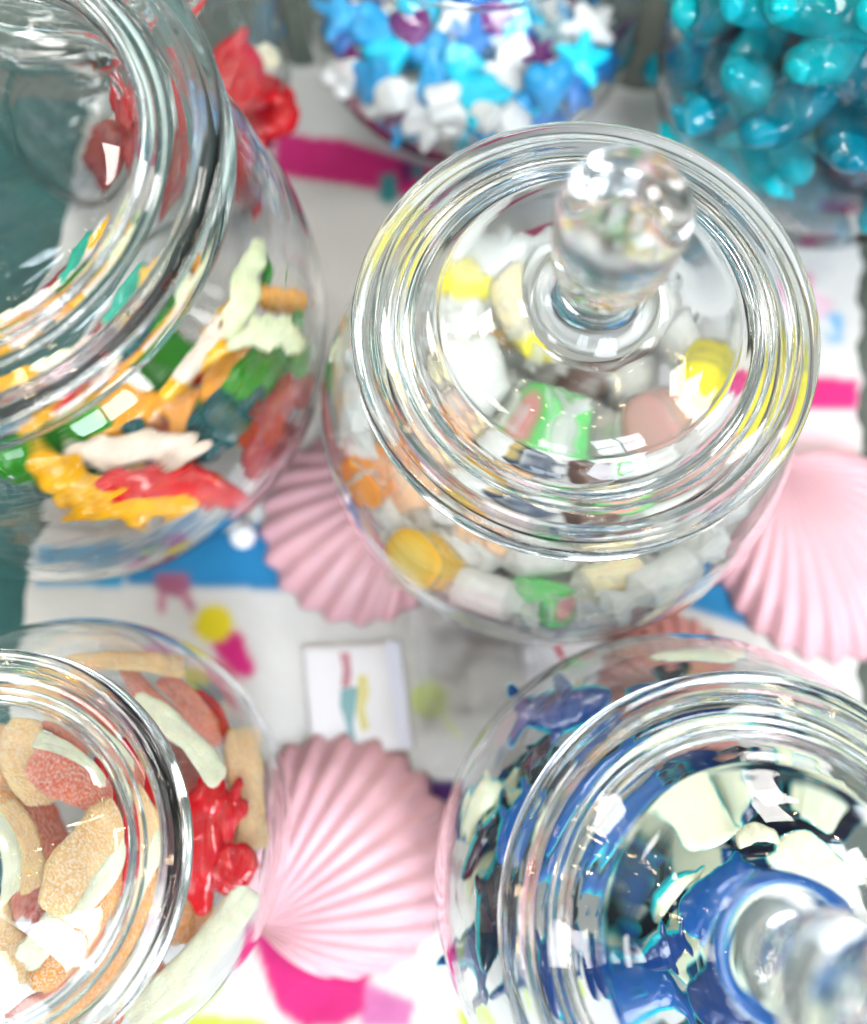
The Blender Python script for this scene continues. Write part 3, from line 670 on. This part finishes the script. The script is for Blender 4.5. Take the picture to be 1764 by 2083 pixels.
WR = [crinkle_tube(i, 2.1, 1.0, WAX) for i in range(5)]; WRO = [crinkle_tube(i + 9, 2.1, 1.0, WAX, True) for i in range(3)]; WRW = [crinkle_tube(i + 20, 2.1, 1.0, WAXW) for i in range(5)]
core_me = lathe('chew', [(0, -1.0), (.7, -1.0), (.85, -.97), (.93, -.88), (.96, -.7), (.97, 0), (.96, .7), (.93, .88), (.85, .97), (.7, 1.0), (0, 1.0)], 40)
core_me.transform(Matrix.Rotation(math.pi / 2, 4, 'Y'))
tcache = {}
def chew(j, mk, px, py, z, ang, tilt, size, label, wrap=True, group='wrapped taffy in the taffy jar', m=1.35, x=None):
    p = fit(j, px, py, z, m) if x is None else x
    root = bpy.data.objects.new('wrapped_taffy', None); C.objects.link(root)
    rr_ = math.hypot(p.x - j['x'], p.y - j['y'])
    if rr_ > 5.6 and tilt > -.3: ang = math.atan2(p.y - j['y'], p.x - j['x']) + math.pi / 2; tilt = min(tilt, .2)
    d = Vector((math.cos(ang) * math.cos(tilt), math.sin(ang) * math.cos(tilt), math.sin(tilt)))
    up_ = Vector((0, 0, 1)); yv = up_.cross(d).normalized() if abs(d.z) < .99 else Vector((1, 0, 0)); f = d.cross(yv)
    root.matrix_world = Matrix.Translation(p * S) @ Matrix((d, yv, f)).transposed().to_4x4() @ Matrix.Rotation(rnd.uniform(0, 6), 4, 'X') @ Matrix.Diagonal((size, size, size, 1))
    tag(root, label, 'taffy', group)
    if mk not in tcache: me = core_me.copy(); me.materials.clear(); me.materials.append(T[mk]); tcache[mk] = me
    c_ = bpy.data.objects.new('chew', tcache[mk]); C.objects.link(c_); c_.parent = root
    c_.data.polygons.foreach_set('use_smooth', [True] * len(c_.data.polygons))
    if wrap: q = bpy.data.objects.new('wrapper', rnd.choice(WRO if tilt < -.3 else WRW if mk == 'white' else WR)); C.objects.link(q); q.parent = root
    return root
D_ = math.radians
TF = [
 ('white', 708, 812, 6.5, 100, 10, .72, 'white wrapped taffy highest at the left wall outside the lid'),
 ('white', 722, 885, 6.0, 20, 15, .78, 'white wrapped taffy at the left wall over the orange one'),
 ('orange', 752, 955, 5.4, 60, -35, 1.08, 'bright orange taffy at the left wall below the white ones'),
 ('white', 780, 1062, 4.6, 150, 0, .86, 'white wrapped taffy at the lower left wall'),
 ('yellow', 872, 1135, 5.4, 20, -60, 1.22, 'golden yellow taffy with its round end toward the viewer'),
 ('white', 985, 1195, 4.6, 80, 20, .92, 'white wrapped taffy right of the golden yellow one'),
 ('green', 1105, 1205, 4.8, 150, -35, 1.0, 'green taffy with white flare at the bottom of the jar front'),
 ('cream', 1245, 1150, 5.4, 10, 5, .95, 'creamy yellow taffy under the front of the lid rim'),
 ('white', 1215, 1225, 4.6, 0, 0, .62, 'small white taffy lowest at the front glass'),
 ('white', 1100, 1250, 4.4, 170, 0, .62, 'pale white taffy under the green one'),
 ('white', 1345, 1158, 4.6, 40, 0, .88, 'white wrapped taffy right of the creamy yellow one'),
 ('white', 1430, 1110, 4.6, 60, 10, .85, 'white wrapped taffy farthest right at the front glass'),
 ('lemon', 930, 572, 6.8, 70, 20, .92, 'pale lemon taffy upper left under the lid'),
 ('cream', 1050, 612, 6.6, 120, 10, .98, 'cream taffy with white wrapper left of the lid knob'),
 ('lemon', 1085, 680, 5.8, 120, -35, .82, 'cream taffy with lemon yellow end below the lid knob'),
 ('brown', 1240, 700, 3.4, 20, 0, 1.0, 'brown taffy seen through the middle of the lid'),
 ('white', 905, 655, 6.4, 30, 10, .88, 'white wrapped taffy left under the lid above the yellow green one'),
 ('cream', 880, 745, 6.2, 80, 20, .86, 'yellowish taffy upright at the left under the lid'),
 ('white', 965, 765, 6.4, 110, 10, .95, 'white twisted wrapper in the middle left under the lid'),
 ('pink', 945, 832, 5.6, 200, 20, .85, 'dusty brown pink taffy left of the green one'),
 ('peach', 895, 885, 5.2, 130, 15, 1.05, 'pale orange taffy at the left under the lid'),
 ('cream', 985, 885, 5.6, 0, 0, .78, 'cream taffy between the orange and the green ones'),
 ('green', 1120, 855, 6.4, 0, -35, 1.08, 'large mint green taffy in the centre under the lid'),
 ('white', 1125, 925, 6.8, 70, 30, .80, 'white paper twist in front of the large mint green taffy'),
 ('pink', 1345, 865, 6.4, 30, -40, 1.05, 'dusty pink taffy at the right under the lid'),
 ('lemon', 1455, 770, 6.6, 60, -35, 1.08, 'bright lemon yellow taffy at the right under the lid'),
 ('green', 1250, 935, 6.0, 80, -60, .88, 'green taffy with pink centre facing the viewer'),
 ('navy', 1072, 962, 6.6, 330, -40, .98, 'dark navy taffy with yellow end near the front of the lid'),
 ('brown', 1190, 1000, 6.2, 20, -35, .85, 'dark brown taffy at the front under the lid'),
 ('white', 1000, 940, 6.2, 40, 10, .85, 'white wrapped taffy left of the navy one'),
 ('white', 1150, 1010, 5.8, 100, 20, .75, 'white paper flare between the navy and brown taffies'),
 ('white', 1330, 980, 5.2, 20, 0, .9, 'white wrapped taffy under the right front of the lid rim'),
 ('peach', 1000, 1050, 5.0, 160, 0, .92, 'pale orange taffy under the left front of the lid rim'),
 ('peach', 860, 975, 5.0, 110, 0, .95, 'orange taffy under the left lid rim'),
 ('white', 1110, 1090, 5.0, 10, 0, .92, 'white wrapped taffy under the front of the lid rim'),
 ('white', 1300, 620, 2.4, 45, 0, 1.0, 'white wrapped taffy seen low in the middle behind the knob'),
 ('white', 1400, 700, 3.2, 110, 0, .95, 'white wrapped taffy low at the right behind the lemon one'),
 ('brown', 1180, 790, 3.2, 60, 0, 1.0, 'brown taffy low in the middle above the mint green one'),
 ('white', 1290, 780, 3.4, 90, 0, 1.0, 'greyish white taffy low in the middle right'),
 ('white', 1150, 540, 3.6, 20, 0, .95, 'white wrapped taffy low at the far side of the jar'),
 ('white', 1010, 520, 5.6, 60, 0, .9, 'white wrapped taffy at the far left wall'),
]
for mk, px, py, z, an, ti, sz, lb in TF:
    chew(JC, mk, px, py, z, D_(an), D_(ti), sz * 1.12, lb)
for k, (x, y, z) in enumerate([(0, 0, 2.1), (3.4, .5, 2.1), (-3.4, .8, 2.1), (1.2, 3.6, 2.1), (-1.4, -3.4, 2.1), (2.6, -3.2, 2.1), (-4.2, -2.6, 3.0), (4.6, -2.4, 3.2), (.5, -5.2, 3.2), (-2.5, -.5, 4.2), (1.5, -1.8, 4.2), (-3, -4.3, 4.6), (3.6, 3.4, 3.0), (-3.2, 3.6, 3.2)]):
    chew(JC, ['white', 'cream', 'peach', 'white'][k % 4], 0, 0, 0, rnd.uniform(0, 6), rnd.uniform(-.2, .2), .98, 'pale taffy buried at the bottom of the taffy jar', x=Vector((JC['x'] + x, JC['y'] + y, z)))

# ------------------------------------------------------------------ shark jar
g = 'gummies in the shark jar'
def Dj(key, mk, a, b_, z, width, label, **k):
    k.setdefault('group', g); return put(JD, key, mk, a, b_, z, width * (1.4 if key in ('shark', 'dolphin') else 1.15), label, **k)
Dj('shark', 'shark', (1255, 1445), (1042, 1462), 6.2, 110, 'navy shark gummy with its tail fin out at the far left wall')
Dj('shark', 'navy', (1140, 1520), (1092, 1585), 6.2, 48, 'small navy gummy tip peeking out left of the jar rim')
Dj('dolphin', 'belly', (912, 1660), (1075, 1610), 5.0, 90, 'cream bellied shark gummy with cyan fin at the left wall', roll=.2)
Dj('shark', 'shark', (925, 1690), (985, 1650), 4.4, 80, 'navy gummy head under the cream bellied one at the left wall')
Dj('shark', 'navy', (955, 1785), (1065, 1640), 5.2, 66, 'black blue shark gummy leaning against the left wall', roll=.7)
Dj('dolphin', 'belly', (955, 1790), (1050, 1740), 4.4, 80, 'cream bellied gummy under the leaning black blue one')
Dj('dolphin', 'shark', (925, 1905), (1035, 1990), 5.2, 130, 'navy dolphin gummy with bright cyan edge at the lower left wall')
Dj('slab', 'belly', (1335, 1352), (1510, 1345), 6.0, 44, 'cream gummy lying at the far wall above the rim')
Dj('shark', 'shark2', (1150, 1745), (1330, 1545), 7.2, 90, 'long deep blue shark gummy along the left inside of the mouth', roll=-.3)
Dj('shark', 'navy', (1190, 1760), (1400, 1560), 6.4, 80, 'black blue shark gummy beside the long deep blue one')
Dj('slab', 'belly', (1385, 1585), (1455, 1705), 7.6, 96, 'broad cream gummy with cyan rim upper middle')
Dj('dolphin', 'belly', (1440, 1545), (1515, 1655), 7.2, 100, 'curved cream gummy with cyan edge right of the broad cream one', roll=.4)
Dj('shark', 'navy', (1520, 1500), (1575, 1650), 6.6, 90, 'black gummy beside the curved cream one')
Dj('worm', 'belly', (1592, 1475), (1596, 1565), 7.6, 36, 'slim cream gummy strip pointing down')
Dj('slab', 'belly', (1600, 1700), (1700, 1830), 8.4, 120, 'large cream gummy face with cyan border left of the knob')
Dj('slab', 'shark2', (1400, 1880), (1540, 1800), 7.8, 110, 'large blue gummy in the middle of the mouth')
Dj('shark', 'shark2', (1560, 1960), (1680, 1850), 8.0, 100, 'blue shark gummy beside the lid knob')
Dj('dolphin', 'belly', (1640, 1960), (1740, 1880), 7.4, 90, 'cream gummy with cyan rim under the lid knob')
Dj('shark', 'shark', (1500, 1880), (1620, 1760), 7.0, 90, 'navy gummy beside the large cream one')
Dj('dolphin', 'shark2', (1190, 1740), (1300, 1870), 6.4, 150, 'blue gummy with cyan rim left of the large blue one')
Dj('shark', 'shark', (1175, 2030), (1250, 1900), 7.0, 120, 'blue star tailed gummy at the lower left of the mouth')
Dj('dolphin', 'shark2', (1235, 2060), (1390, 2000), 6.6, 130, 'blue gummy with cyan edge near the bottom of the photo')
Dj('slab', 'shark', (1420, 2060), (1560, 1990), 7.8, 110, 'dark navy gummy low in the middle of the mouth')
Dj('worm', 'cream', (1505, 1705), (1570, 1695), 8.6, 46, 'small cream gummy nub above the large blue one')
Dj('shark', 'navy', (1240, 1680), (1350, 1720), 5.6, 110, 'black blue gummy under the long deep blue ones')
Dj('dolphin', 'shark', (1050, 1870), (1110, 1990), 5.6, 100, 'navy gummy under the left jar rim')
Dj('shark', 'shark2', (1060, 1760), (1120, 1620), 5.8, 70, 'deep blue gummy under the upper left jar rim')
Dj('slab', 'belly', (1600, 1560), (1740, 1600), 6.0, 110, 'cream gummy at the upper right of the mouth')
Dj('shark', 'belly', (1540, 1440), (1700, 1480), 6.6, 70, 'cream gummy under the far jar rim')
Dj('dolphin', 'belly', (1310, 1850), (1420, 1760), 7.4, 66, 'cream and cyan gummy rim curling over the blue ones', roll=.9)
Dj('shark', 'shark', (1300, 1960), (1400, 1900), 7.6, 90, 'navy gummy with cyan sides in the lower middle', roll=.7)
for k in range(26):
    a = rnd.uniform(0, 6.28); r_ = 6.4 * math.sqrt(rnd.random()); z_ = rnd.uniform(1.8, 5.6)
    p = Vector((JD['x'] + r_ * math.cos(a), JD['y'] + r_ * math.sin(a), z_)); p = wall(JD, p, 2.4)
    o = bpy.data.objects.new('gummy', with_mat(['shark', 'dolphin', 'slab'][k % 3], M[['shark', 'navy', 'shark2', 'navy', 'belly'][k % 5]])); C.objects.link(o)
    o.location = p * S; o.rotation_euler = (rnd.uniform(-.4, .4), rnd.uniform(-.4, .4), rnd.uniform(0, 6.28)); o.scale = (.8, .95, .85)
    tag(o, 'blue or cream gummy buried in the middle of the shark jar', 'gummy', 'buried shark jar gummies')

# ------------------------------------------------------------------ blue and white candies
g = 'pressed candies in the blue and white jar'
COLN = dict(c_white='white', c_blue='blue', c_dblue='deep blue', c_cyan='cyan', c_purple='purple', c_grey='grey blue')
def Ej(key, mk, px, py, size, ang, z, label, roll=0., **k):
    d = size / 2; a = math.radians(ang)
    return put(JE, key, mk, (px - d * math.cos(a), py + 6 + d * math.sin(a)), (px + d * math.cos(a), py + 6 - d * math.sin(a)), z, size * k.pop('wr', 1.0), label, 'candy', 'candy', roll=roll, group=k.pop('group', g), thick=1.1, **k)
EL = [('heart', 'c_cyan', 800, 95, 92, 120, 'cyan heart candy at the left of the jar', 0), ('star', 'c_cyan', 1180, 112, 100, 10, 'cyan star candy at the right of the pile', 0),
 ('star', 'c_white', 1192, 42, 105, 40, 'large white star candy at the upper right', 0), ('seastar', 'c_purple', 712, 108, 78, 10, 'purple star candy at the left wall', 0),
 ('heart', 'c_blue', 778, 42, 92, 70, 'blue heart candy above the cyan heart', 0), ('seastar', 'c_blue', 700, 20, 110, 20, 'blue starfish candy at the upper left', 0),
 ('heart', 'c_blue', 885, 100, 90, 30, 'blue candy right of the cyan heart', 0), ('heart', 'c_blue', 890, 145, 100, 200, 'blue heart candy below in the middle', 0),
 ('fishie', 'c_cyan', 935, 110, 78, 300, 'slim cyan candy slanting down in the middle', .3), ('fishie', 'c_cyan', 965, 175, 105, 310, 'long cyan candy leading down to the white ones', 0),
 ('heart', 'c_white', 1022, 135, 88, 250, 'white heart candy in the middle right', 0), ('heart', 'c_white', 1052, 82, 66, 170, 'white candy above the white heart', .3),
 ('seastar', 'c_purple', 1098, 98, 72, 60, 'purple candy beside the cyan star', .3), ('pill', 'c_white', 1118, 135, 44, 80, 'small white candy under the purple one', 0),
 ('star', 'c_dblue', 1232, 128, 76, 80, 'deep blue candy behind the cyan star', .8), ('star', 'c_dblue', 1182, 190, 92, 70, 'deep blue star candy at the right wall', .5),
 ('heart', 'c_blue', 1115, 175, 96, 10, 'blue candy under the cyan star', .5), ('fishie', 'c_blue', 1060, 215, 90, 20, 'blue candy with a bright gleam', .8),
 ('heart', 'c_white', 682, 160, 80, 110, 'white candy at the left wall', 0), ('heart', 'c_blue', 752, 160, 78, 10, 'blue heart candy at the left between white ones', 0),
 ('pill', 'c_white', 800, 185, 66, 95, 'upright white candy at the left', 0), ('pill', 'c_white', 755, 222, 64, 75, 'white oval candy low at the left', 0),
 ('seastar', 'c_blue', 818, 245, 92, 320, 'blue star candy at the lower left', .2), ('heart', 'c_purple', 785, 262, 60, 20, 'purple candy at the lower left', 0),
 ('seastar', 'c_white', 880, 275, 110, 90, 'large white star candy at the bottom', 0), ('seastar', 'c_blue', 992, 265, 95, 20, 'blue star candy at the bottom right', 0),
 ('fishie', 'c_cyan', 1068, 250, 62, 80, 'cyan candy at the bottom right', .3), ('pill', 'c_white', 1040, 238, 66, 320, 'white pill candy beside the lower cyan one', 0),
 ('fishie', 'c_dblue', 1108, 235, 76, 40, 'deep blue candy at the lower right wall', .7), ('bone', 'c_white', 850, 195, 66, 0, 'white candy in the upper row of the white cluster', 0),
 ('bone', 'c_white', 905, 200, 70, 10, 'white candy in the middle of the white cluster', 0), ('bone', 'c_white', 955, 212, 66, 340, 'white candy at the right of the white cluster', 0),
 ('bone', 'c_white', 852, 228, 62, 5, 'white candy in the lower row of the white cluster', 0), ('pill', 'c_white', 915, 235, 60, 90, 'white candy low in the white cluster', 0), ('pill', 'c_white', 985, 225, 55, 330, 'white candy at the right end of the white cluster', 0),
 ('heart', 'c_white', 850, 320, 80, 30, 'white candy lowest at the front glass', 0), ('heart', 'c_cyan', 860, 18, 90, 0, 'cyan heart candy behind the lid rim', 0), ('star', 'c_dblue', 960, 60, 90, 0, 'deep blue candy behind the lid rim', 0),
 ('star', 'c_purple', 1000, 5, 100, 0, 'purple star candy behind the lid rim', 0), ('heart', 'c_cyan', 1030, 45, 80, 0, 'cyan candy right behind the lid rim', 0), ('seastar', 'c_grey', 1120, 60, 90, 0, 'grey blue candy right of the lid rim', 0),
 ('star', 'c_white', 930, 10, 80, 0, 'white candy behind the lid rim', 0), ('heart', 'c_purple', 840, 55, 80, 0, 'purple heart candy under the blue heart', 0), ('heart', 'c_dblue', 700, 80, 70, 0, 'deep blue candy behind the purple star', 0)]
for i, (key, mk, px, py, size, an, lb, ro) in enumerate(EL):
    zz = 6.0 + 1.6 * math.sin(i * 1.7) * .3 - max(0, (py - 150)) * .009
    Ej(key, mk, px, py, size * .92, an, zz, lb, roll=ro)
for k in range(210):
    a = rnd.uniform(0, 6.28); r_ = 7.4 * math.sqrt(rnd.random()); z_ = rnd.uniform(1.2, 5.6)
    p = wall(JE, Vector((JE['x'] + r_ * math.cos(a), JE['y'] + r_ * math.sin(a), z_)), .8)
    mk = rnd.choice(['c_white', 'c_blue', 'c_blue', 'c_dblue', 'c_cyan', 'c_purple', 'c_white'])
    o = bpy.data.objects.new('candy', with_mat(rnd.choice(['heart', 'star', 'pill', 'seastar']), M[mk])); C.objects.link(o)
    o.location = p * S; o.rotation_euler = (rnd.uniform(-1, 1), rnd.uniform(-1, 1), rnd.uniform(0, 6.28)); o.scale = (.95,) * 3
    tag(o, '%s candy deep in the pile of the blue and white jar' % COLN[mk], 'candy', '%s candies deep in the blue and white jar' % COLN[mk])

# ------------------------------------------------------------------ teal gummies
for k in range(160):
    a = rnd.uniform(0, 6.28); z_ = 1.8 + 14.5 * (k / 160) ** .85 + rnd.uniform(-.4, .4); rm = float(np.interp(z_, JF['z'], JF['r']))
    r_ = (rm - 1.3) * rnd.random() ** .30
    p = wall(JF, Vector((JF['x'] + r_ * math.cos(a), JF['y'] + r_ * math.sin(a), z_)), 1.7)
    i = k % 5
    o = bpy.data.objects.new('gummy', with_mat('teal%d' % (k % 4), TEALS[i])); C.objects.link(o)
    o.location = p * S; o.rotation_euler = (rnd.uniform(-.7, .7), rnd.uniform(-.7, .7), rnd.uniform(0, 6.28)); o.scale = (1.35,) * 3
    tag(o, '%s curved gummy in the tall jar of teal gummies' % ['clear teal', 'deep teal', 'bright turquoise', 'dark petrol', 'sea green turquoise'][i], 'gummy', 'teal gummies in the tall open jar: %s' % ['clear', 'deep', 'bright', 'dark', 'green'][i])

# ------------------------------------------------------------------ red gummies
g = 'gummies in the red gummy jar'
def G(*a, **k): k.setdefault('group', g); return put(JG, *a, **k)
G('chunk', 'cred', (425, 95), (520, 205), 7.0, 120, 'bright red gummy topmost in the red gummy jar')
G('slab', 'cred', (500, 160), (600, 260), 6.2, 130, 'bright red gummy at the right wall of the red gummy jar')
G('worm', 'cred', (560, 170), (590, 330), 5.0, 110, 'red gummy under the upper ones at the right wall')
G('slab', 'darkred', (430, 250), (600, 330), 3.6, 150, 'dark red gummy low at the front of the red gummy jar')
G('slab', 'cred', (300, 240), (450, 300), 4.4, 150, 'red gummy at the front left of the red gummy jar')
G('slab', 'cred', (250, 150), (420, 180), 6.0, 150, 'red gummy in the middle of the red gummy jar')
G('slab', 'darkred', (200, 250), (330, 350), 3.4, 150, 'dark red gummy low at the left of the red gummy jar')
G('slab', 'cred', (400, 330), (540, 390), 2.4, 130, 'red gummy lowest at the front glass of the red gummy jar')
G('chunk', 'cream', (520, 120), (580, 110), 6.4, 50, 'small cream gummy piece above the red ones')

# ------------------------------------------------------------------ scallop shells
def scallop(name, R0, ribs, col, seed, dome=1.5):
    nr, na = 40, ribs * 16 + 1; vs, fs = [], []; A_ = math.radians(80)
    for i in range(nr):
        u = i / (nr - 1)
        for k in range(na):
            v = k / (na - 1) * 2 - 1; th = v * A_
            edge = 2 * R0 * math.cos(th * .93) ** .92
            rb_ = math.cos(v * ribs * math.pi)
            rr = u * edge * (1 + .018 * rb_ * u)
            h = dome * math.sin(min(1, u) * math.pi) ** .75 * (1 - .45 * v * v) + .06 * rb_ * min(1, u * 1.6) * (1 if u < .98 else .9)
            if u > .82: h -= (u - .82) * 1.0
            h += .03 * noise.noise(Vector((rr * .8, th * 4, seed)))
            vs.append((rr * math.cos(th) * S, rr * math.sin(th) * S, (h + .35) * S))
    for i in range(nr - 1):
        for k in range(na - 1):
            a = i * na + k; fs.append((a, a + na, a + na + 1, a + 1))
    me = mesh(name, vs, fs)
    bm = bmesh.new(); bm.from_mesh(me); bmesh.ops.remove_doubles(bm, verts=bm.verts, dist=1e-6); bm.to_mesh(me); bm.free()
    me = evaluated(me, [('SOLIDIFY', dict(thickness=.0012, offset=-1))]); me.name = name
    return me
def shell_mat(name, col):
    m, t, b = mat(name)
    t.links.new(ramp(t, nz(t, 45, 3), [(.3, mul(col, .95)), (.7, mul(col, 1.05))]), b.inputs['Base Color'])
    setp(b, Roughness=.38, Subsurface_Weight=.15, Subsurface_Scale=.003); bump(t, b, nz(t, 150, 3), .08, .001); return m
SP, SP2 = shell_mat('pale_pink_plastic', (.76, .42, .47)), shell_mat('coral_pink_plastic', (.74, .33, .30))
def put_shell(hx, hy, cx, cyy, rpx, m_, label, ribs=12, dome=1.5, zb=0, seed=0):
    h, c_ = at(hx, hy, zb), at(cx, cyy, zb); d = c_ - h
    o = link('scallop_shell', scallop('scallop_shell', d.length * .94, ribs, None, seed, dome), m_)
    o.location = (h.x * S, h.y * S, zb * S + .0012); o.rotation_euler = (0, 0, math.atan2(d.y, d.x))
    tag(o, label, 'shell', 'pink scallop shells'); return o
put_shell(530, 1880, 712, 1718, 210, SP, 'pale pink scallop shell between the sour gummy jar and the shark jar', 19, 1.2)
put_shell(868, 965, 715, 1085, 180, SP, 'pale pink scallop shell between the crocodile jar and the taffy jar', 17, 1.0, seed=2)
put_shell(1568, 958, 1690, 1145, 210, SP, 'large pale pink scallop shell right of the taffy jar at the photo edge', 20, 1.5, seed=4)
put_shell(1368, 1500, 1352, 1365, 140, SP2, 'coral pink scallop shell behind the shark jar', 18, .9, seed=6)

# ------------------------------------------------------------------ cards, clear bag, bead
def quad_card(name, pts, z, m_, label, bend=.15):
    P = [at(px, py, z) for px, py in pts]; n_ = 14; vs, fs = [], []
    for i in range(n_):
        for k in range(n_):
            u, v = i / (n_ - 1), k / (n_ - 1); p = P[0].lerp(P[1], u).lerp(P[3].lerp(P[2], u), v)
            vs.append((p.x * S, p.y * S, (z + bend * math.sin(u * 3.14) * math.sin(v * 2.2 + .4)) * S))
    for i in range(n_ - 1):
        for k in range(n_ - 1): a = i * n_ + k; fs.append((a, a + 1, a + n_ + 1, a + n_))
    me = evaluated(mesh(name, vs, fs), [('SOLIDIFY', dict(thickness=.0004, offset=-1))]); me.name = name
    return link(name, me, m_), P
CM = matte('white_card', (.80, .77, .80), .6, 0, .02, 20, 0)
CM2 = matte('lilac_card', (.74, .74, .86), .6, 0, .02, 20, 0)
def ink(name, col): return matte(name, col, .6, 0, .05, 60, 0)
card, P = quad_card('printed_card', [(612, 1314), (815, 1302), (845, 1522), (632, 1542)], .30, CM, '', .06)
tag(card, 'white printed card with a small red, teal and yellow drawing', 'card')
def patch_on(parent, name, pts, z, m_):
    Q = [at(px, py, z) for px, py in pts]; me = mesh(name, [(q.x * S, q.y * S, (z + .02) * S) for q in Q], [tuple(range(len(Q)))])
    me = evaluated(me, [('SOLIDIFY', dict(thickness=.0001, offset=0))]); me.name = name; o = link(name, me, m_, parent, smooth=False); return o
patch_on(card, 'lilac_strip', [(782, 1306), (812, 1304), (840, 1518), (808, 1522)], .37, CM2)
patch_on(card, 'red_drawing', [(690, 1328), (712, 1328), (716, 1370), (712, 1398), (694, 1398), (698, 1360)], .38, ink('red_ink', L(195, 140, 150)))
patch_on(card, 'teal_drawing', [(694, 1402), (728, 1396), (724, 1440), (718, 1475), (728, 1525), (712, 1525), (704, 1470), (692, 1436)], .38, ink('teal_ink', L(130, 170, 175)))
patch_on(card, 'yellow_drawing', [(728, 1375), (746, 1372), (752, 1410), (742, 1440), (752, 1480), (736, 1490), (726, 1450)], .38, ink('yellow_ink', L(215, 205, 140)))
card2, P = quad_card('printed_card', [(1048, 1302), (1300, 1300), (1330, 1530), (1090, 1560)], .30, CM, '', .06)
tag(card2, 'white printed card half hidden behind the shark jar', 'card')
patch_on(card2, 'red_drawing', [(1124, 1310), (1138, 1312), (1150, 1338), (1140, 1340), (1132, 1326)], .38, ink('red_ink_2', L(185, 40, 75)))
patch_on(card2, 'red_drawing', [(1142, 1368), (1152, 1366), (1156, 1392), (1146, 1394)], .38, ink('red_ink_3', L(185, 60, 85)))
patch_on(card2, 'yellow_drawing', [(1164, 1384), (1184, 1380), (1180, 1400), (1166, 1402)], .38, ink('yellow_ink_2', L(205, 185, 105)))
patch_on(card2, 'teal_drawing', [(1186, 1372), (1198, 1370), (1200, 1404), (1190, 1404)], .38, ink('teal_ink_2', L(110, 150, 160)))
# crumpled clear film between the cards
fl, t, b = mat('clear_film'); setp(b, Base_Color=(.93, .95, .98), Roughness=.15, Coat_Weight=.6)
tp = N(t, 'ShaderNodeBsdfTransparent'); tp.inputs[0].default_value = (.95, .95, .97, 1); ms = N(t, 'ShaderNodeMixShader'); fr = N(t, 'ShaderNodeFresnel'); fr.inputs[0].default_value = 1.7
ad = N(t, 'ShaderNodeMath', operation='ADD'); ad.inputs[1].default_value = .08; t.links.new(fr.outputs[0], ad.inputs[0])
t.links.new(ad.outputs[0], ms.inputs[0]); t.links.new(tp.outputs[0], ms.inputs[1]); t.links.new(b.outputs[0], ms.inputs[2]); t.links.new(ms.outputs[0], t.nodes['Material Output'].inputs['Surface'])
p0, p1 = at(845, 1570, 0), at(1075, 1235, 0)
Xg, Yg, _, _ = grid_mesh(p0.x, p1.x, p0.y, p1.y, .12, None)
Z = .55 + folds(Xg, Yg, .42, .5, 5); tag(cloth('clear_bag', Xg + .15 * np.sin(Yg), Yg, Z, None, fl), 'crumpled clear plastic bag lying between the two cards', 'plastic bag')
q = at(492, 1088, 1.0); bm = bmesh.new(); bmesh.ops.create_uvsphere(bm, u_segments=40, v_segments=24, radius=.0062); me = bpy.data.meshes.new('pearl'); bm.to_mesh(me); bm.free()
o = link('pearl', me, matte('pearly_white', (.85, .85, .9), .15, .6, .02, 20, 0)); o.location = (q.x * S, q.y * S, .0085); tag(o, 'small white pearl bead near the blue print', 'bead')
